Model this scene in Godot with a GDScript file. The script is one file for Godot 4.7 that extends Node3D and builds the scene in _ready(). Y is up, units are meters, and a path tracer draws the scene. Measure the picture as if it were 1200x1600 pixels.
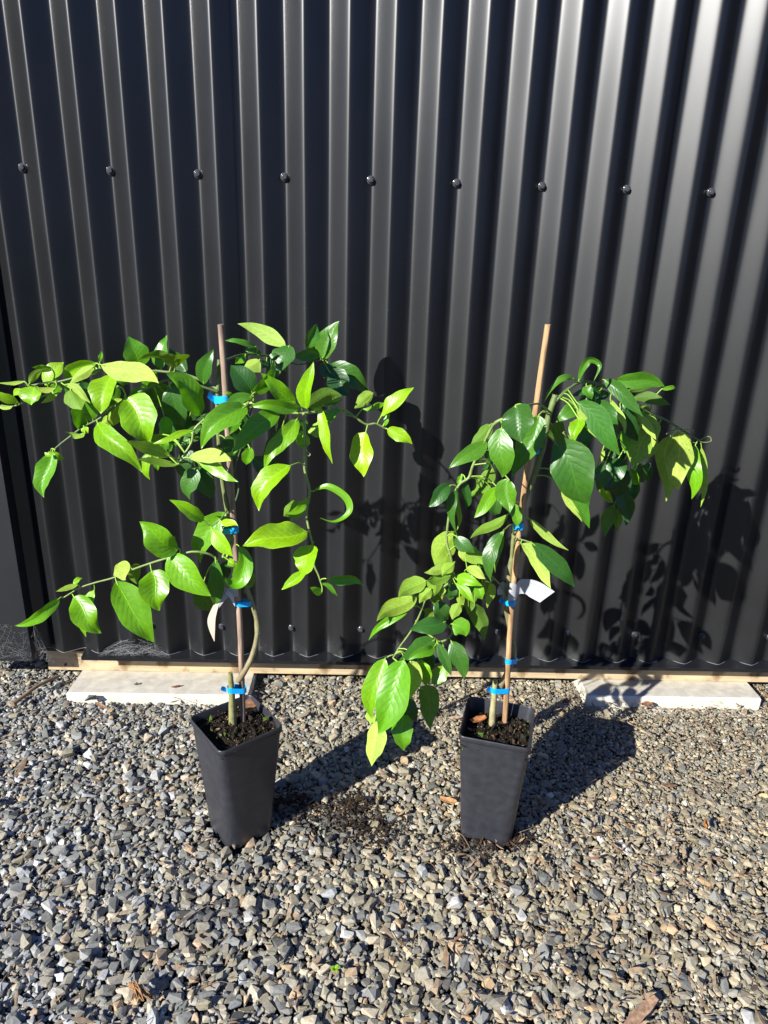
extends Node3D
# Two potted citrus trees on gravel before a black corrugated shed. Metres, y up, gravel surface near y = 0,
# the shed's cladding in the plane z = 0, the sun from the front left.

const PITCH := 0.0762
var rng := RandomNumberGenerator.new()
var used := {}
var mat := {}
var cam_at := Transform3D(Basis(Vector3(0.99939,0.03101,0.01603),Vector3(-0.02367,0.93948,-0.34179),Vector3(-0.02566,0.34121,0.93964)),Vector3(0.0047,0.9300,1.3749))

# ---------------------------------------------------------------- naming
func numbered(called: String) -> String:
	var n: int = used.get(called, 0)
	used[called] = n + 1
	return called if n == 0 else "%s_%03d" % [called, n]

func thing(called: String, label: String, category: String, at := Vector3.ZERO, group := "") -> Node3D:
	var o := Node3D.new()
	o.name = numbered(called)
	add_child(o, true)
	o.position = at
	tag(o, label, category, group)
	return o

func tag(o: Node3D, label: String, category: String, group := "") -> void:
	o.set_meta("label", label)
	o.set_meta("category", category)
	if group != "":
		o.set_meta("group", group)

func part(called: String, mesh: Mesh, parent: Node, at := Vector3.ZERO) -> MeshInstance3D:
	var o := MeshInstance3D.new()
	o.name = called
	o.mesh = mesh
	o.cast_shadow = GeometryInstance3D.SHADOW_CASTING_SETTING_ON
	parent.add_child(o, true)
	o.position = at
	return o

func v(x: int, y: int, z: int) -> Vector3:
	return Vector3(x, y, z) / 10000.0

# ---------------------------------------------------------------- mesh helpers
func begin() -> SurfaceTool:
	var st := SurfaceTool.new()
	st.begin(Mesh.PRIMITIVE_TRIANGLES)
	return st

func finish(st: SurfaceTool, m: Material, smooth := false) -> ArrayMesh:
	if smooth:
		st.generate_normals()
	st.set_material(m)
	return st.commit()

func face(st: SurfaceTool, a: Vector3, b: Vector3, c: Vector3, want: Vector3, col := Color.WHITE) -> void:
	var n := (b - a).cross(c - a)
	if n.length_squared() < 1e-18:
		return
	n = n.normalized()
	var flip := n.dot(want) > 0.0
	st.set_color(col)
	st.set_normal(n if flip else -n)
	st.add_vertex(a)
	st.add_vertex(c if flip else b)
	st.add_vertex(b if flip else c)

func quad(st: SurfaceTool, a: Vector3, b: Vector3, c: Vector3, d: Vector3, want: Vector3, col := Color.WHITE) -> void:
	face(st, a, b, c, want, col)
	face(st, a, c, d, want, col)

# a grid of points drawn as one smooth sheet, its normals turned towards «want»
func sheet(st: SurfaceTool, p: Array, rows: int, cols: int, want: Vector3, cols_of := [], uv := true) -> void:
	var nn := []
	for i in rows:
		for j in cols:
			var du: Vector3 = p[mini(i + 1, rows - 1) * cols + j] - p[maxi(i - 1, 0) * cols + j]
			var dv: Vector3 = p[i * cols + mini(j + 1, cols - 1)] - p[i * cols + maxi(j - 1, 0)]
			var n := du.cross(dv)
			nn.append(n.normalized() if n.length_squared() > 1e-20 else Vector3.ZERO)
	var total := Vector3.ZERO
	for n in nn:
		total += n
	var sgn := 1.0 if total.dot(want) >= 0.0 else -1.0
	for i in rows - 1:
		for j in cols - 1:
			var k := [i * cols + j, (i + 1) * cols + j, (i + 1) * cols + j + 1, i * cols + j + 1]
			for t in [[0, 1, 2], [0, 2, 3]]:
				var order: Array = t if sgn < 0.0 else [t[0], t[2], t[1]]
				for q in order:
					var id: int = k[q]
					var n: Vector3 = nn[id] * sgn
					st.set_normal(n if n != Vector3.ZERO else want)
					if uv:
						st.set_uv(Vector2(float(id / cols) / (rows - 1), float(id % cols) / (cols - 1)))
					st.set_color(cols_of[id] if cols_of.size() else Color.WHITE)
					st.add_vertex(p[id])

func tube(st: SurfaceTool, p: Array, r0: float, r1: float, sides := 7, c0 := Color.WHITE, c1 := Color.WHITE, cap := true, lumps := 0.0) -> void:
	var n := p.size()
	var up := Vector3(0.31, 0.2, 0.93)
	var rings := []
	var dirs := []
	for i in n:
		var t: Vector3 = (p[mini(i + 1, n - 1)] - p[maxi(i - 1, 0)]).normalized()
		var a := (up - t * up.dot(t)).normalized()
		up = a
		var b := t.cross(a)
		var r := lerpf(r0, r1, float(i) / (n - 1)) * (1.0 + rng.randf_range(-lumps, lumps))
		var ring := []
		for s in sides:
			var w := TAU * s / sides
			ring.append([p[i] + (a * cos(w) + b * sin(w)) * r, a * cos(w) + b * sin(w)])
		rings.append(ring)
		dirs.append(t)
	for i in n - 1:
		var ca := c0.lerp(c1, float(i) / (n - 1))
		var cb := c0.lerp(c1, float(i + 1) / (n - 1))
		for s in sides:
			var s2 := (s + 1) % sides
			var q := [[rings[i][s], ca], [rings[i][s2], ca], [rings[i + 1][s2], cb], [rings[i + 1][s], cb]]
			for t in [0, 2, 1, 0, 3, 2]:
				st.set_normal(q[t][0][1])
				st.set_color(q[t][1])
				st.set_uv(Vector2(0.5, 0.5))
				st.add_vertex(q[t][0][0])
	if cap:
		for e in 2:
			var i := 0 if e == 0 else n - 1
			var out: Vector3 = -dirs[i] if e == 0 else dirs[i]
			for s in range(1, sides - 1):
				st.set_uv(Vector2(0.5, 0.5))
				face(st, rings[i][0][0], rings[i][s][0], rings[i][s + 1][0], out, c0 if e == 0 else c1)

func curve(p: Array, steps := 5) -> Array:
	if p.size() < 3:
		return p
	var out := []
	for i in p.size() - 1:
		var a: Vector3 = p[maxi(i - 1, 0)]
		var d: Vector3 = p[mini(i + 2, p.size() - 1)]
		for k in steps:
			out.append((p[i] as Vector3).cubic_interpolate(p[i + 1], a, d, float(k) / steps))
	out.append(p[-1])
	return out

func box(st: SurfaceTool, lo: Vector3, hi: Vector3, bevel := 0.0, col := Color.WHITE) -> void:
	# a box whose twelve edges are cut off by «bevel»
	var c := (lo + hi) / 2.0
	var h := (hi - lo) / 2.0
	var b := minf(bevel, minf(h.x, minf(h.y, h.z)) * 0.9)
	for ax in 3:
		for s in [-1.0, 1.0]:
			var n := Vector3.ZERO
			n[ax] = s
			var u := (ax + 1) % 3
			var w := (ax + 2) % 3
			var q := []
			for k in [[-1, -1], [1, -1], [1, 1], [-1, 1]]:
				var p := c
				p[ax] += s * h[ax]
				p[u] += k[0] * (h[u] - b)
				p[w] += k[1] * (h[w] - b)
				q.append(p)
			quad(st, q[0], q[1], q[2], q[3], n, col)
	if b <= 0.0:
		return
	for ax in 3:
		var u := (ax + 1) % 3
		var w := (ax + 2) % 3
		for su in [-1.0, 1.0]:
			for sw in [-1.0, 1.0]:
				var q := []
				for k in [[-1, 0], [1, 0], [1, 1], [-1, 1]]:
					var p := c
					p[ax] += k[0] * (h[ax] - b)
					p[u] += su * (h[u] - (b if k[1] else 0.0))
					p[w] += sw * (h[w] - (0.0 if k[1] else b))
					q.append(p)
				var n := Vector3.ZERO
				n[u] = su
				n[w] = sw
				quad(st, q[0], q[1], q[2], q[3], n, col)
	for sx in [-1.0, 1.0]:
		for sy in [-1.0, 1.0]:
			for sz in [-1.0, 1.0]:
				var s := Vector3(sx, sy, sz)
				var i := c + s * (h - Vector3.ONE * b)
				face(st, i + Vector3(sx * b, 0, 0), i + Vector3(0, sy * b, 0), i + Vector3(0, 0, sz * b), s, col)

func hull(points: Array, m: Material) -> ArrayMesh:
	var st := begin()
	var n := points.size()
	for i in n:
		for j in range(i + 1, n):
			for k in range(j + 1, n):
				var nn: Vector3 = (points[j] - points[i]).cross(points[k] - points[i])
				if nn.length_squared() < 1e-14:
					continue
				var pos := 0
				var neg := 0
				for q in n:
					if q == i or q == j or q == k:
						continue
					var d := nn.dot(points[q] - points[i])
					if d > 0.0:
						pos += 1
					else:
						neg += 1
					if pos and neg:
						break
				if pos == 0 or neg == 0:
					face(st, points[i], points[j], points[k], nn if pos == 0 else -nn)
	return finish(st, m)

# ---------------------------------------------------------------- textures and materials
func noise(kind: int, freq: float, sd: int, octaves := 4) -> FastNoiseLite:
	var n := FastNoiseLite.new()
	n.noise_type = kind
	n.frequency = freq
	n.seed = sd
	n.fractal_octaves = octaves
	return n

func noise_image(size: int, freq: float, sd: int, lo: float, hi: float, octaves := 4, tint := Color.WHITE) -> Image:
	var src := noise(FastNoiseLite.TYPE_SIMPLEX_SMOOTH, freq, sd, octaves).get_seamless_image(size, size)
	var im := Image.create(size, size, false, Image.FORMAT_RGB8)
	for y in size:
		for x in size:
			var g := lerpf(lo, hi, src.get_pixel(x, y).r)
			im.set_pixel(x, y, Color(g * tint.r, g * tint.g, g * tint.b))
	return im

func tex(im: Image) -> ImageTexture:
	im.generate_mipmaps()
	return ImageTexture.create_from_image(im)

func bumps(im: Image, strength: float) -> ImageTexture:
	var c: Image = im.duplicate()
	c.bump_map_to_normal_map(strength)
	return tex(c)

func plain(col: Color, rough: float, spec := 0.5) -> StandardMaterial3D:
	var m := StandardMaterial3D.new()
	m.albedo_color = col.linear_to_srgb()
	m.roughness = rough
	m.metallic_specular = spec
	return m

func triplanar(m: StandardMaterial3D, scale: float, world := true) -> void:
	m.uv1_triplanar = true
	m.uv1_world_triplanar = world
	m.uv1_scale = Vector3.ONE * scale

func make_materials() -> void:
	# leaf sheets: a paler midrib, faint side veins, mottling; the veins also as relief
	var w := 256
	var h := 128
	var rv := RandomNumberGenerator.new()
	rv.seed = 15
	var mottle := noise(FastNoiseLite.TYPE_SIMPLEX_SMOOTH, 0.025, 11)
	for kind in ["upper", "upper_b", "upper_c", "under"]:
		var side := "under" if kind == "under" else "upper"
		var shift := 700.0 * ["upper", "upper_b", "upper_c", "under"].find(kind)
		var im := Image.create(w, h, false, Image.FORMAT_RGB8)
		var re := Image.create(w, h, false, Image.FORMAT_RGB8)
		for y in h:
			for x in w:
				var t := (x + 0.5) / w
				var d := absf((y + 0.5) / h * 2.0 - 1.0)
				var rib := exp(-pow(d / (0.035 * (1.15 - t)), 2.0))
				var ph := fposmod(t * 9.0 - d * 2.4 + (0.5 if y > h / 2 else 0.0) + mottle.get_noise_2d(x + shift, y) * 0.3, 1.0)
				var vein := exp(-pow((ph - 0.5) / 0.07, 2.0)) * clampf(1.1 - d, 0.0, 1.0)
				var n := mottle.get_noise_2d(x * 1.5 + shift, y * 1.5 + 300) * 0.5 + 0.5
				var g := 0.77 + 0.13 * n
				var edge := smoothstep(0.93, 1.0, d)
				if side == "upper":
					g += 0.24 * rib + 0.07 * vein + 0.12 * edge
				else:
					g += 0.18 * rib - 0.08 * vein + 0.05 * edge
				im.set_pixel(x, y, Color(minf(1.0, g * (1.0 + 0.06 * rib)), minf(1.0, g), g * (0.97 - 0.05 * rib)))
				var k := sin(ph * PI)
				var z := 0.55 + 0.22 * k * (1.0 - d * 0.5) - 0.30 * rib + 0.06 * n
				if side == "under":
					z = 0.4 - 0.16 * k * (1.0 - d * 0.5) + 0.4 * rib + 0.05 * n
				re.set_pixel(x, y, Color(z, z, z))
		if kind != "upper":
			for k in 5:
				var bx := rv.randi_range(30, 225)
				var by := rv.randi_range(16, 110)
				var br := rv.randf_range(0.8, 2.4)
				for y in range(by - 3, by + 4):
					for x in range(bx - 3, bx + 4):
						var e := smoothstep(br + 1.0, br - 0.6, Vector2(x - bx, y - by).length())
						im.set_pixel(x, y, im.get_pixel(x, y).lerp(Color(0.95, 0.72, 0.55) if k % 2 else Color(0.42, 0.34, 0.28), e * 0.8))
		var m := StandardMaterial3D.new()
		m.vertex_color_use_as_albedo = true
		m.albedo_texture = tex(im)
		m.normal_enabled = true
		m.normal_texture = bumps(re, 5.0)
		m.normal_scale = 0.55
		m.roughness = 0.36 if side == "upper" else 0.62
		m.metallic_specular = 0.5 if side == "upper" else 0.35
		m.backlight_enabled = true
		m.backlight = Color(0.80, 0.86, 0.22) if side == "upper" else Color(0.80, 0.84, 0.24)
		m.cull_mode = BaseMaterial3D.CULL_DISABLED
		mat[kind] = m
	var sm := plain(Color(1, 1, 1), 0.5)
	sm.vertex_color_use_as_albedo = true
	sm.albedo_texture = tex(noise_image(128, 0.04, 5, 0.75, 1.0))
	triplanar(sm, 14.0)
	mat.stem = sm
	# black painted steel with specks of dust
	var src := noise(FastNoiseLite.TYPE_SIMPLEX_SMOOTH, 0.006, 3, 3).get_seamless_image(1024, 1024)
	var pi := Image.create(1024, 1024, false, Image.FORMAT_RGB8)
	for y in 1024:
		for x in 1024:
			var g := 0.106 + 0.03 * src.get_pixel(x, y).r
			pi.set_pixel(x, y, Color(g * 0.97, g, g * 1.06))
	var r2 := RandomNumberGenerator.new()
	r2.seed = 5
	for k in 800:
		var x := r2.randi_range(2, 1020)
		var y := r2.randi_range(2, 1020)
		var g := r2.randf_range(0.2, 0.5)
		pi.set_pixel(x, y, Color(g, g, g))
		if r2.randf() < 0.25:
			pi.set_pixel(x + r2.randi_range(0, 1), y + 1, Color(g, g, g * 0.95))
	for k in 26:
		var x := r2.randi_range(4, 1016)
		var y := r2.randi_range(4, 980)
		var l := r2.randi_range(4, 26)
		var lean := r2.randf_range(-0.5, 0.5)
		var g := r2.randf_range(0.16, 0.26)
		for q in l:
			pi.set_pixel(clampi(x + int(q * lean), 0, 1023), y + q, Color(g, g, g))
	var st := StandardMaterial3D.new()
	st.albedo_texture = tex(pi)
	st.roughness = 0.33
	st.vertex_color_use_as_albedo = true
	st.metallic_specular = 0.50
	st.anisotropy_enabled = true
	st.anisotropy = 0.42
	triplanar(st, 1.0 / 0.85)
	mat.steel = st
	mat.panel = plain(Color(0.022, 0.022, 0.023), 0.5)
	var fl: StandardMaterial3D = st.duplicate()
	fl.anisotropy_enabled = false
	fl.vertex_color_use_as_albedo = false
	fl.albedo_color = Color(0.85, 0.85, 0.86)
	fl.roughness = 0.35
	mat.flashing = fl
	(mat.panel as StandardMaterial3D).albedo_texture = mat.steel.albedo_texture
	(mat.panel as StandardMaterial3D).albedo_color = Color(0.86, 0.86, 0.88)
	triplanar(mat.panel, 1.0 / 0.7)
	mat.screw = plain(Color(0.045, 0.045, 0.05), 0.16)
	mat.zinc = plain(Color(0.16, 0.16, 0.16), 0.5)
	mat.washer = plain(Color(0.012, 0.012, 0.012), 0.5)
	# sawn pine with grain along x
	var grain := noise(FastNoiseLite.TYPE_SIMPLEX_SMOOTH, 0.02, 21, 4)
	var wi := Image.create(512, 256, false, Image.FORMAT_RGB8)
	for y in 256:
		for x in 512:
			var n := grain.get_noise_2d(x * 0.25, y * 3.0)
			var stain := smoothstep(-0.05, 0.5, grain.get_noise_2d(x * 0.6 + 900, y * 0.6))
			var g := 0.88 + 0.12 * n
			var c := Color(0.80 * g, 0.71 * g, 0.56 * g).lerp(Color(0.40, 0.31, 0.21), stain * 0.75)
			wi.set_pixel(x, y, c)
	var wm := StandardMaterial3D.new()
	wm.albedo_texture = tex(wi)
	wm.roughness = 0.8
	wm.metallic_specular = 0.3
	wm.uv1_triplanar = true
	wm.uv1_world_triplanar = true
	wm.uv1_scale = Vector3(2.2, 4.0, 4.0)
	mat.timber = wm
	# concrete
	var cn := noise(FastNoiseLite.TYPE_SIMPLEX_SMOOTH, 0.012, 31, 5)
	var ci := Image.create(512, 512, false, Image.FORMAT_RGB8)
	for y in 512:
		for x in 512:
			var g := 0.88 + 0.10 * cn.get_noise_2d(x, y)
			ci.set_pixel(x, y, Color(g, g * 0.985, g * 0.945))
	for k in 260:
		var x := r2.randi_range(2, 508)
		var y := r2.randi_range(2, 508)
		ci.fill_rect(Rect2i(x, y, r2.randi_range(1, 3), r2.randi_range(1, 2)), Color(0.5, 0.47, 0.42))
	var cm := StandardMaterial3D.new()
	cm.albedo_texture = tex(ci)
	cm.vertex_color_use_as_albedo = true
	cm.roughness = 0.9
	cm.metallic_specular = 0.3
	triplanar(cm, 4.5)
	mat.concrete = cm
	# stones: palette of tones, fine grain, fine relief
	var grain_tex := tex(noise_image(256, 0.03, 41, 0.76, 1.0, 5))
	var grain_bump := bumps(noise_image(256, 0.05, 42, 0.0, 1.0, 5), 2.2)
	var sm2 := StandardMaterial3D.new()
	sm2.vertex_color_use_as_albedo = true
	sm2.albedo_texture = grain_tex
	sm2.normal_enabled = true
	sm2.normal_texture = grain_bump
	sm2.normal_scale = 0.8
	sm2.roughness = 0.72
	sm2.metallic_specular = 0.4
	triplanar(sm2, 0.45, false)
	mat.gravel = sm2
	mat.stones = []
	for c in stone_palette():
		var m: StandardMaterial3D = sm2.duplicate()
		m.vertex_color_use_as_albedo = false
		m.albedo_color = (c as Color).linear_to_srgb()
		mat.stones.append(m)
	var gm := plain(Color(0.20, 0.17, 0.135), 0.95, 0.2)
	gm.albedo_texture = tex(noise_image(512, 0.08, 51, 0.45, 1.0, 5))
	gm.normal_enabled = true
	gm.normal_texture = bumps(noise_image(512, 0.12, 52, 0.0, 1.0, 5), 6.0)
	triplanar(gm, 5.0)
	mat.ground = gm
	# pots, soil, cane, ties, tags
	var pm := plain(Color(0.048, 0.049, 0.060), 0.40)
	var pim := noise_image(512, 0.012, 61, 0.62, 0.86, 5)
	for k in 90:
		var x := r2.randi_range(4, 470)
		var y := r2.randi_range(4, 505)
		var g := r2.randf_range(0.85, 1.0)
		if k < 22:
			pim.fill_rect(Rect2i(x, y, r2.randi_range(8, 40), 1), Color(g, g * 0.98, g * 0.95))
		else:
			pim.fill_rect(Rect2i(x, y, r2.randi_range(1, 2), r2.randi_range(1, 2)), Color(1, 0.97, 0.9))
	pm.albedo_texture = tex(pim)
	pm.roughness_texture = tex(noise_image(256, 0.03, 62, 0.8, 1.0, 4))
	pm.roughness = 0.42
	triplanar(pm, 7.0)
	mat.pot = pm
	var so := plain(Color(0.035, 0.026, 0.018), 0.95, 0.2)
	so.albedo_texture = tex(noise_image(256, 0.09, 71, 0.3, 1.0, 5))
	so.normal_enabled = true
	so.normal_texture = bumps(noise_image(256, 0.10, 72, 0.0, 1.0, 5), 8.0)
	triplanar(so, 12.0)
	mat.soil = so
	var cane := noise_image(256, 0.015, 81, 0.5, 1.0, 5)
	for nm in ["cane_grey", "cane_new"]:
		var m := plain(Color(0.47, 0.33, 0.24) if nm == "cane_grey" else Color(0.70, 0.42, 0.20), 0.65, 0.4)
		m.albedo_texture = tex(cane)
		triplanar(m, 9.0)
		m.uv1_scale = Vector3(30, 3, 30)
		mat[nm] = m
	mat.tie = plain(Color(0.0, 0.31, 0.70), 0.45)
	mat.web = plain(Color(0.36, 0.355, 0.34), 0.7)
	var ti := Image.create(128, 64, false, Image.FORMAT_RGB8)
	ti.fill(Color(0.62, 0.62, 0.63))
	for row in 5:
		var x := 10
		while x < 112:
			var l := r2.randi_range(3, 12)
			if row % 2 == 0 or r2.randf() < 0.6:
				ti.fill_rect(Rect2i(x, 12 + row * 9, mini(l, 118 - x), 2), Color(0.52, 0.52, 0.54))
			x += l + r2.randi_range(2, 5)
	var tm := plain(Color(1, 1, 1), 0.5)
	tm.albedo_texture = tex(ti)
	tm.cull_mode = BaseMaterial3D.CULL_DISABLED
	mat.printed = tm
	mat.paper = plain(Color(0.42, 0.42, 0.43), 0.5)
	mat.aged = plain(Color(0.50, 0.42, 0.32), 0.6)
	var dm := plain(Color(1, 1, 1), 0.8, 0.3)
	dm.vertex_color_use_as_albedo = true
	dm.albedo_texture = tex(noise_image(128, 0.05, 91, 0.65, 1.0, 4))
	triplanar(dm, 20.0)
	mat.debris = dm

func stone_palette() -> Array:
	return [Color(0.285, 0.259, 0.201), Color(0.363, 0.326, 0.249), Color(0.227, 0.224, 0.201), Color(0.427, 0.382, 0.285), Color(0.178, 0.177, 0.158), Color(0.313, 0.306, 0.273), Color(0.469, 0.403, 0.285), Color(0.369, 0.374, 0.353), Color(0.539, 0.524, 0.473), Color(0.441, 0.320, 0.201), Color(0.270, 0.238, 0.164), Color(0.121, 0.116, 0.103), Color(0.512, 0.367, 0.219), Color(0.333, 0.300, 0.219)]

# ---------------------------------------------------------------- plants
func leaf_color(code: int) -> Color:
	var t := (absi(code) - 1) / 99.0
	var stops := [Color(0.040, 0.125, 0.030), Color(0.078, 0.25, 0.026), Color(0.185, 0.50, 0.014), Color(0.31, 0.64, 0.010), Color(0.46, 0.74, 0.018)]
	if code < 0:
		stops = [Color(0.08, 0.19, 0.045), Color(0.16, 0.32, 0.05), Color(0.28, 0.48, 0.05), Color(0.40, 0.62, 0.07), Color(0.58, 0.80, 0.15)]
	var k := clampf(t * 4.0, 0.0, 3.999)
	var c: Color = stops[int(k)].lerp(stops[int(k) + 1], k - int(k))
	var j := rng.randf_range(0.88, 1.12)
	return Color(c.r * j * rng.randf_range(0.9, 1.1), c.g * j, c.b * j)

func leaf(p: Node3D, j: Vector3, b: Vector3, t: Vector3, face_to: Vector3, wide: int, bow: int, code: int) -> void:
	var n := face_to.normalized()
	var along := (t - b)
	var s := along.cross(n).normalized()
	n = s.cross(along).normalized()
	var length := along.length()
	var mid := []
	var arch := length * rng.randf_range(0.0, 0.17) * (1.0 if code > 0 else -0.6)
	var sway := rng.randf_range(-0.045, 0.045) * length
	var droop := rng.randf_range(-0.05, 0.10) * length
	for k in 15:
		var q := k / 14.0
		var e := 4.0 * q * (1.0 - q)
		mid.append(b + along * q + s * (bow / 10000.0) * e + s * sway * sin(q * TAU) + n * (arch * e - droop * smoothstep(0.7, 1.0, q)))
	blade(p, j, mid, n, wide / 10000.0, code)

func ribbon(p: Node3D, j: Vector3, pts: Array, face_to: Vector3, wide: int, code: int) -> void:
	blade(p, j, curve(pts, 4), face_to.normalized(), wide / 10000.0, code, 1.6)

func blade(p: Node3D, j: Vector3, mid: Array, n: Vector3, wide: float, code: int, turn := 0.0) -> void:
	var rows := mid.size()
	var cols := 9
	var up := 1.0 if code > 0 else -1.0
	var fold := rng.randf_range(0.12, 0.62)
	var wave := rng.randf_range(0.03, 0.15)
	var turns := rng.randf_range(7.0, 13.0)
	var ph := rng.randf_range(0.0, TAU)
	var peak := rng.randf_range(0.68, 0.86)
	var c := leaf_color(code)
	var uneven := rng.randf_range(-0.10, 0.10)
	var twist := rng.randf_range(-0.5, 0.5) + turn
	var grid := []
	var tint := []
	for i in rows:
		var q := float(i) / (rows - 1)
		var d: Vector3 = (mid[mini(i + 1, rows - 1)] - mid[maxi(i - 1, 0)]).normalized()
		var s := d.cross(n).normalized()
		var nn := s.cross(d).normalized()
		s = s.rotated(d, twist * (q - 0.4))
		nn = nn.rotated(d, twist * (q - 0.4))
		var h := wide * 0.49 * (1.0 + 0.05 * sin(q * turns * 1.7 + ph * 2.0)) * pow(maxf(sin(PI * pow(q, peak)), 0.0), 0.86) * (1.0 - 0.22 * smoothstep(0.72, 1.0, q))
		for k in cols:
			var u := k / (cols - 1.0) * 2.0 - 1.0
			var a := absf(u)
			var lift := up * fold * h * (pow(a, 1.25) - 0.3 * pow(a, 3.0)) + wave * wide * 0.5 * a * a * sin(q * turns + ph + (1.7 if u > 0.0 else 0.0)) * minf(1.0, h / (wide * 0.25))
			grid.append(mid[i] + s * h * u * (1.0 + (uneven if u > 0.0 else -uneven)) + nn * lift)
			tint.append(c)
	var st := begin()
	sheet(st, grid, rows, cols, n, tint)
	var mesh := finish(st, mat[["upper", "upper_b", "upper_c"][rng.randi() % 3]] if code > 0 else mat.under)
	# the stalk from the branch to the blade
	var d0: Vector3 = (mid[1] - mid[0]).normalized()
	var gap: float = (mid[0] - j).length()
	if gap > 0.0015:
		var green := leaf_color(70).lerp(Color(0.30, 0.36, 0.10), 0.4)
		var s2 := begin()
		tube(s2, curve([j, j.lerp(mid[0], 0.5) - d0 * gap * 0.12 + Vector3(0, gap * 0.08, 0), mid[0], mid[1]], 3), 0.0011, 0.0008, 5, green, green)
		s2.set_material(mat.stem)
		s2.commit(mesh)
	part("leaf", mesh, p)

func stem_color(t: float) -> Color:
	var stops := [Color(0.05, 0.10, 0.03), Color(0.10, 0.17, 0.05), Color(0.24, 0.33, 0.09), Color(0.40, 0.45, 0.14)]
	var k := clampf(t * 3.0, 0.0, 2.999)
	return stops[int(k)].lerp(stops[int(k) + 1], k - int(k))

func stem(p: Node3D, called: String, pts: Array, r0: int, r1: int, tone: int) -> void:
	var st := begin()
	var c := stem_color(tone / 100.0)
	var c0 := c
	if called == "trunk":
		c0 = Color(0.30, 0.24, 0.13)
		c = Color(0.15, 0.22, 0.06)
	tube(st, curve(pts, 4), r0 / 10000.0, r1 / 10000.0, 9 if called == "trunk" else 7, c0, c, true, 0.09)
	part(called, finish(st, mat.stem), p)

# ---------------------------------------------------------------- pots and what is in them
func rounded_square(a: float, r: float, per := 5) -> Array:
	var out := []
	for q in 4:
		var cx := (a - r) * (1 if q in [0, 3] else -1)
		var cz := (a - r) * (1 if q in [0, 1] else -1)
		for k in per + 1:
			var w := PI / 2.0 * (q + float(k) / per)
			out.append(Vector2(cx + r * cos(w), cz + r * sin(w)))
		# two points along the straight side, for the drain notch
		var nx: float = (a - r) * (1 if (q + 1) % 4 in [0, 3] else -1)
		var nz: float = (a - r) * (1 if (q + 1) % 4 in [0, 1] else -1)
		var e := Vector2(nx + r * cos(PI / 2.0 * (q + 1)), nz + r * sin(PI / 2.0 * (q + 1)))
		for f in [0.36, 0.42, 0.58, 0.64]:
			out.append(Vector2(cx + r * cos(PI / 2.0 * (q + 1)), cz + r * sin(PI / 2.0 * (q + 1))).lerp(e, f))
	return out

func pot(p: Node3D, at: Vector3, turn: float, top: float, foot: float, high: float) -> void:
	var body := begin()
	var inner := begin()
	var b := Basis(Vector3.UP, turn)
	# (height share, half width, corner radius)
	var prof := []
	for k in 9:
		var f := k / 8.0
		prof.append([0.952 * f, lerpf(foot, top - 0.0022, 0.952 * f) + (0.0007 if f > 0.70 else 0.0), lerpf(0.018, 0.0105, f)])
	var rings := []
	for r in prof:
		rings.append([r[0] * high, rounded_square(r[1], r[2])])
	var rim := [[0.952, top - 0.0014], [0.956, top], [0.994, top], [1.0, top - 0.0005], [1.0, top - 0.0017], [0.994, top - 0.0022], [0.80, top - 0.0085]]
	var make := func(st: SurfaceTool, rr: Array) -> void:
		for i in rr.size() - 1:
			var n: int = rr[i][1].size()
			for k in n:
				var k2 := (k + 1) % n
				var q := []
				for e in [[i, k], [i, k2], [i + 1, k2], [i + 1, k]]:
					var w: Vector2 = rr[e[0]][1][e[1]]
					var y: float = rr[e[0]][0]
					if e[0] == 0 and rr.size() > 8 and (k % 10 >= 6 or (e[1] % 10) >= 6) and (e[1] % 10) in [7, 8]:
						y = 0.007
					q.append(at + b * Vector3(w.x, y, w.y))
				for t in [0, 1, 2, 0, 2, 3]:
					st.add_vertex(q[t])
		st.index()
		st.generate_normals()
	(make as Callable).call(body, rings)
	var o := part("pot", finish(body, mat.pot), p)
	var rr := []
	for r in rim:
		rr.append([r[0] * high, rounded_square(r[1], 0.0105)])
	(make as Callable).call(inner, rr)
	part("rim", finish(inner, mat.pot), o)
	# pot base
	var st := begin()
	var ring: Array = rounded_square(foot - 0.002, 0.014)
	for k in ring.size():
		var k2 := (k + 1) % ring.size()
		face(st, at + Vector3(0, 0.008, 0), at + b * Vector3(ring[k].x, 0.008, ring[k].y), at + b * Vector3(ring[k2].x, 0.008, ring[k2].y), Vector3.DOWN)
	part("base", finish(st, mat.pot), o)

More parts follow.
